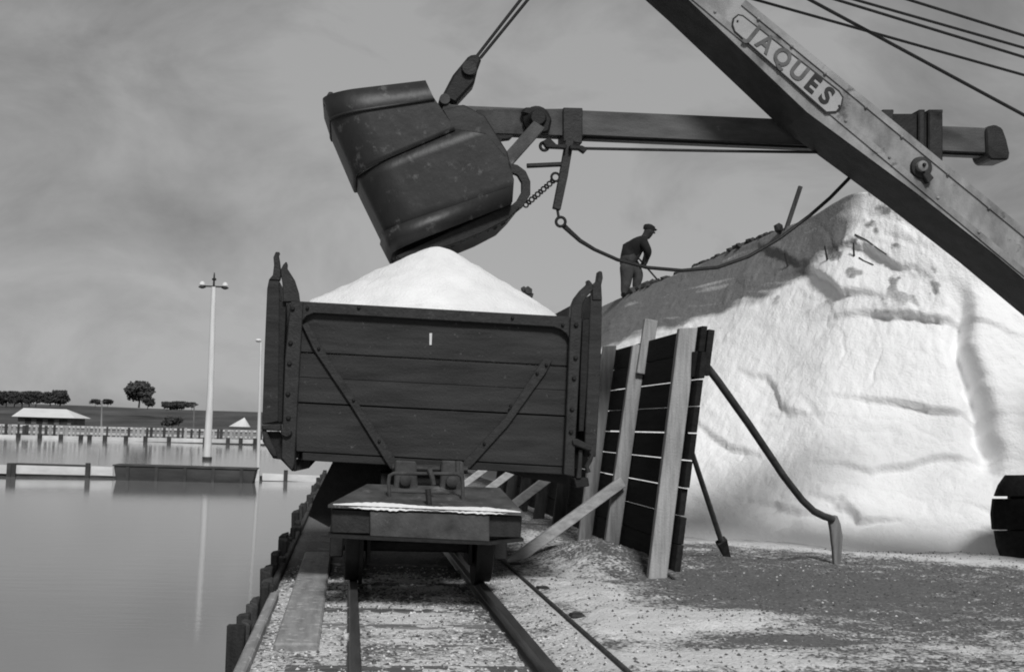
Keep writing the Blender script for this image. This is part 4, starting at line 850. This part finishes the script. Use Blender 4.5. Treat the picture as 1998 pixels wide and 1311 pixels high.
put('lamp', MB().lathe([(0.0, 0.05), (0.05, 0.10), (0.10, 0.06)], t2+Vector((-0.07, 0, 0.0)), (0, 0, 1), 10), 'white_paint', l2, smooth=True); put('collar', MB().cyl(b2+Vector((0, 0, -0.1)), b2+Vector((0, 0, 0.12)), 0.11, 10), 'weir_dark', l2)
# far bank: white sluice wall, bays between dark posts
YS = lambda x: 94.6-3.2*(x/500)
fw = root('far_sluice_wall', (-16, 93, WZ), 'long white sluice wall with dark posts on the far bank', 'wall')
xs_ = [-60, 36, 78, 119, 158, 175, 205, 246, 284, 330, 400, 445, 470, 498, 560, 640]
for i in range(len(xs_)-1):
    x0, x1 = xs_[i]+3, xs_[i+1]-3; sh = lambda x: 0.020*(x)
    a = [ony(x0, 848+sh(x0), YS(x0)), ony(x1, 848+sh(x1), YS(x1)), ony(x1, 857+sh(x1), YS(x1)), ony(x0, 857+sh(x0), YS(x0))]
    put('bay', MB().loops(a, [p+Vector((0, 0.5, 0)) for p in a]), 'pale_board', fw)
for x in xs_[1:]:
    a = ony(x, 845+0.02*x, YS(x)-0.2); put('post', MB().beam((a.x, a.y, WZ-0.4), a, 0.3, 0.26), 'weir_dark', fw)
a = [ony(-60, 856.5, YS(0)+0.1), ony(640, 870, YS(640)+0.1)]; put('wet_sill', MB().beam(a[0]-Vector((0, 0, 0.08)), a[1]-Vector((0, 0, 0.08)), 0.3, 0.3), 'weir_dark', fw)
# picket fence on the far bank
pf = root('far_picket_fence', (-16, 100, 0), 'pale picket fence of many uprights standing behind the far sluice wall', 'fence')
for i in range(70):
    x = -40+i*8.6+random.uniform(-1.5, 1.5); yy = 827+0.024*x; y_ = 99.5; a = ony(x, yy+random.uniform(-1, 2), y_); b_ = ony(x, 846+0.022*x, y_)
    put('picket', MB().beam((a.x, y_, b_.z-0.3), a, random.uniform(0.10, 0.24), 0.06, side=(1, 0, 0)), 'mid_board' if random.random() < 0.75 else 'weir_dark', pf)
for yy in (829, 841):
    a = ony(-50, yy-1, 99.6); b_ = ony(620, yy+0.023*670, 99.6); put('rail', MB().beam(a, b_, 0.08, 0.16, side=(0, 1, 0)), 'pale_board', pf)
# boards stacked on the bank behind the pickets
fb = MB(); a = [ony(-60, 833, 103), ony(620, 849, 103), ony(620, 864, 103), ony(-60, 850, 103)]; tag(put('far_board_fence', fb.loops(a, [p+Vector((0, 0.1, 0)) for p in a]), 'mid_board', loc=(-16, 103, 0)), 'continuous mottled grey board fence behind the far pickets', 'fence')
# hipped white roofed shed
def hip_house(name, x0, x1, yr, ye, ridge0, ridge1, yg, Y, depth, label):
    r_ = root(name, ony((x0+x1)/2, yg, Y), label, 'building')
    e0, e1 = ony(x0, ye, Y), ony(x1, ye, Y); ze = (e0.z+e1.z)/2; e0.z = e1.z = ze
    p0, p1 = ony(ridge0, yr, Y+depth/2), ony(ridge1, yr, Y+depth/2); zr = (p0.z+p1.z)/2; zg = ony((x0+x1)/2, yg, Y).z-0.5
    V = [e0, e1, e1+Vector((0, depth, 0)), e0+Vector((0, depth, 0)), Vector((p0.x, Y+depth/2, zr)), Vector((p1.x, Y+depth/2, zr))]
    put('roof', MB().add(V, [(0, 1, 5, 4), (1, 2, 5), (2, 3, 4, 5), (3, 0, 4), (3, 2, 1, 0)]), 'roof', r_)
    put('wall', MB().box((e0.x+0.6, Y+0.6, zg), (e1.x-0.6, Y+depth-0.6, ze-0.02)), 'wall_far', r_)
    return r_, e0, e1, ze, zg
hh, e0, e1, ze, zg = hip_house('shed', 22, 147, 797, 814, 46, 130, 828, 150, 9, 'long low shed with a white hipped roof across the water')
for k in range(4):
    x = e0.x+1.4+k*(e1.x-e0.x-2.8)/3.4; put('window', MB().box((x, 150.55, ze-0.75), (x+0.7, 150.62, ze-0.2)), 'iron_black', hh)
put('door', MB().box((e1.x-1.7, 150.54, zg), (e1.x-1.0, 150.62, ze-0.15)), 'weir_dark', hh)
# small white peaked heap
sm = root('salt_cone', ony(470, 828, 170), 'small white cone of salt on the far bank by the wagon edge', 'salt heap')
c_ = ony(472, 828, 170); mb = MB(); V = [c_+Vector((0.3, 0, 0.95))]
for k in range(14):
    t = 2*math.pi*k/14; V.append(c_+Vector((1.15*math.cos(t)*(1.5 if math.cos(t) < 0 else 1), 1.4*math.sin(t), -0.3)))
mb.add(V, [(0, 1+k, 1+(k+1) % 14) for k in range(14)]); put('cone', mb, 'roof', sm)
# far poles
for i, (x, y0_, y1_, lab) in enumerate(((198, 782, 826, 'thin pale pole between the shed and the lone tree'), (378, 788, 828, 'thin pale pole near the low bushes on the far bank'), (120, 795, 826, None))):
    if not lab: continue
    a = ony(x, y1_, 120); b_ = ony(x+1, y0_, 120); r_ = root('far_pole', a, lab, 'pole')
    put('shaft', MB().tube([a-Vector((0, 0, 0.4)), b_], 0.085, 6, 0.06), 'wall_far' if i else 'mid_board', r_); put('arm', MB().beam(b_+Vector((-0.4, 0, -0.05)), b_+Vector((0.4, 0, -0.05)), 0.06, 0.08), 'weir_dark', r_)
# trees: trunk, limbs and a crown of many leaf clumps
def tree(name, label, cat, px, base_y, top_y, w_px, Y, clumps, leaves, trunk_frac=0.35, group=None, flat=0.55):
    base = ony(px, base_y, Y); top = ony(px, top_y, Y); hgt = top.z-base.z; wid_ = w_px*Y/F
    r_ = root(name, base, label, cat, group)
    tr_ = MB().tube([base-Vector((0, 0, 0.6)), base+Vector((0.03*hgt, 0, hgt*0.3)), base+Vector((-0.02*hgt, 0, hgt*0.62))], hgt*0.045, 7, hgt*0.02)
    cs = []
    for k in range(clumps):
        a_ = random.uniform(0, 6.283); rr = math.sqrt(random.random())*wid_*0.42; z = hgt*(trunk_frac+(1-trunk_frac)*random.uniform(0.12, 0.93))
        sh = 1-0.55*max(0, (z/hgt-0.75)/0.25); c = base+Vector((rr*math.cos(a_)*sh, rr*math.sin(a_)*sh, z)); cs.append(c)
        if k < 9: tr_.tube([base+Vector((0, 0, hgt*random.uniform(0.3, 0.6))), c], hgt*0.014, 5, hgt*0.005)
    put('trunk', tr_, 'bark', r_)
    vs = []; fs = []
    for c in cs:
        R_ = wid_*random.uniform(0.13, 0.24)
        for j in range(leaves):
            d = Vector((random.gauss(0, 1), random.gauss(0, 1), random.gauss(0, flat))).normalized()*R_*random.uniform(0.35, 1.0); q_ = c+d
            if q_.z > top.z: q_.z = top.z-random.uniform(0, 0.1)*hgt
            s_ = wid_*random.uniform(0.03, 0.06); e1_ = Vector((random.gauss(0, 1), random.gauss(0, 1), random.gauss(0, 1))).normalized(); e2_ = e1_.orthogonal().normalized()
            o_ = len(vs); vs += [q_-e1_*s_-e2_*s_*0.6, q_+e1_*s_-e2_*s_*0.6, q_+e1_*s_+e2_*s_*0.6, q_-e1_*s_+e2_*s_*0.6]; fs.append((o_, o_+1, o_+2, o_+3))
    put('crown', MB().add(vs, fs), 'foliage', r_, fixn=False)
tree('lone_tree', 'tall dark umbrella-shaped tree alone on the far hill', 'tree', 271, 789, 744, 50, 235, 34, 110, 0.22)
hg = 'row of trees on the far hill'
for i, (x, w_) in enumerate(((-6, 22), (12, 20), (28, 18), (43, 18), (57, 17), (70, 18))):
    tree('hedge_tree', 'dense dark tree in the unbroken row above the shed', 'tree', x, 788, 763+0.1*i, w_*1.5, 270, 30, 90, 0.02, hg)
tree('hedge_tree', 'smaller dark tree just past the gap in the row above the shed', 'tree', 98, 787, 765, 27, 270, 30, 90, 0.02, hg); tree('hedge_tree', 'tallest rounded dark tree closing the row above the shed', 'tree', 117, 787, 762, 36, 270, 36, 100, 0.02, hg)
for i, (x, y, w_, h_, lab) in enumerate(((186, 786, 13, 7, 'tiny dark bush left of the thin pole on the hill'), (210, 786, 13, 7, 'tiny dark bush right of the thin pole on the hill'), (326, 793, 16, 9, 'low dark bush beside the lone tree'), (350, 793, 26, 9, 'broad low dark bush with a peaked top on the far hill'), (374, 793, 14, 8, 'low dark bush behind the second thin pole'), (288, 790, 16, 14, 'small dark bush crowding the lone tree trunk'), (335, 826, 26, 13, 'round dark scrub patch between the pole and the lone tree'))):
    tree('bush', lab, 'bush', x, y+2, y-h_, w_*1.5, 230 if i < 6 else 140, 24, 70, 0.02)

# ================================================================== loose bits on the ground
def scatter(name, n, region, size, m, label, seed):
    r2 = np.random.default_rng(seed); x0, x1, y0, y1 = region
    X = r2.uniform(x0, x1, n); Y = y0+(y1-y0)*r2.random(n)**1.3; R_ = size[0]+(size[1]-size[0])*r2.random(n)**3
    Z = ground_h(X, Y); V = []; Fc = []
    oc = np.array([(1, 0, 0), (0, 1, 0), (-1, 0, 0), (0, -1, 0), (0, 0, 1), (0, 0, -1)], float); ofc = [(0, 1, 4), (1, 2, 4), (2, 3, 4), (3, 0, 4), (1, 0, 5), (2, 1, 5), (3, 2, 5), (0, 3, 5)]
    for i in range(n):
        a = r2.uniform(0, 6.28); c, s_ = math.cos(a), math.sin(a); k = oc*(0.6+0.8*r2.random((6, 1)))*R_[i]; k[:, 2] *= 0.75
        k = np.stack([k[:, 0]*c-k[:, 1]*s_, k[:, 0]*s_+k[:, 1]*c, k[:, 2]], 1)+np.array([X[i], Y[i], Z[i]+R_[i]*0.25]); o_ = len(V); V += k.tolist(); Fc += [tuple(q_+o_ for q_ in f_) for f_ in ofc]
    tag(put(name, MB().add(V, Fc), m, fixn=False), label, 'gravel' if 'gravel' in name else 'salt', kind='stuff')
scatter('salt_crumbs', 3200, (-0.45, 1.38, 5.2, 11.0), (0.003, 0.014), 'crumb', 'white salt crumbs scattered over the track bed', 3)
scatter('bed_gravel', 3600, (-0.45, 1.38, 5.2, 11.0), (0.003, 0.013), 'gravel', 'dark gravel scattered over the track bed', 4)
scatter('ground_salt', 700, (1.5, 6.0, 5.2, 11.5), (0.003, 0.012), 'crumb', 'white salt crumbs scattered over the earth right of the track', 5)
scatter('ground_gravel', 9000, (1.5, 6.6, 5.2, 12.6), (0.003, 0.013), 'gravel', 'dark gravel scattered over the earth right of the track', 6)
for i, (x, y, r_, lab) in enumerate(((721, 1145, 0.02, 'bright small salt lump in the shade between the rails'), (681, 1245, 0.03, 'bright salt lump against the outside of the left rail'))):
    p = onz(x, y, -0.085); tag(put('salt_lump', MB().lump(p, r_, i, sub=2), 'crumb', loc=p), lab, 'salt lump')
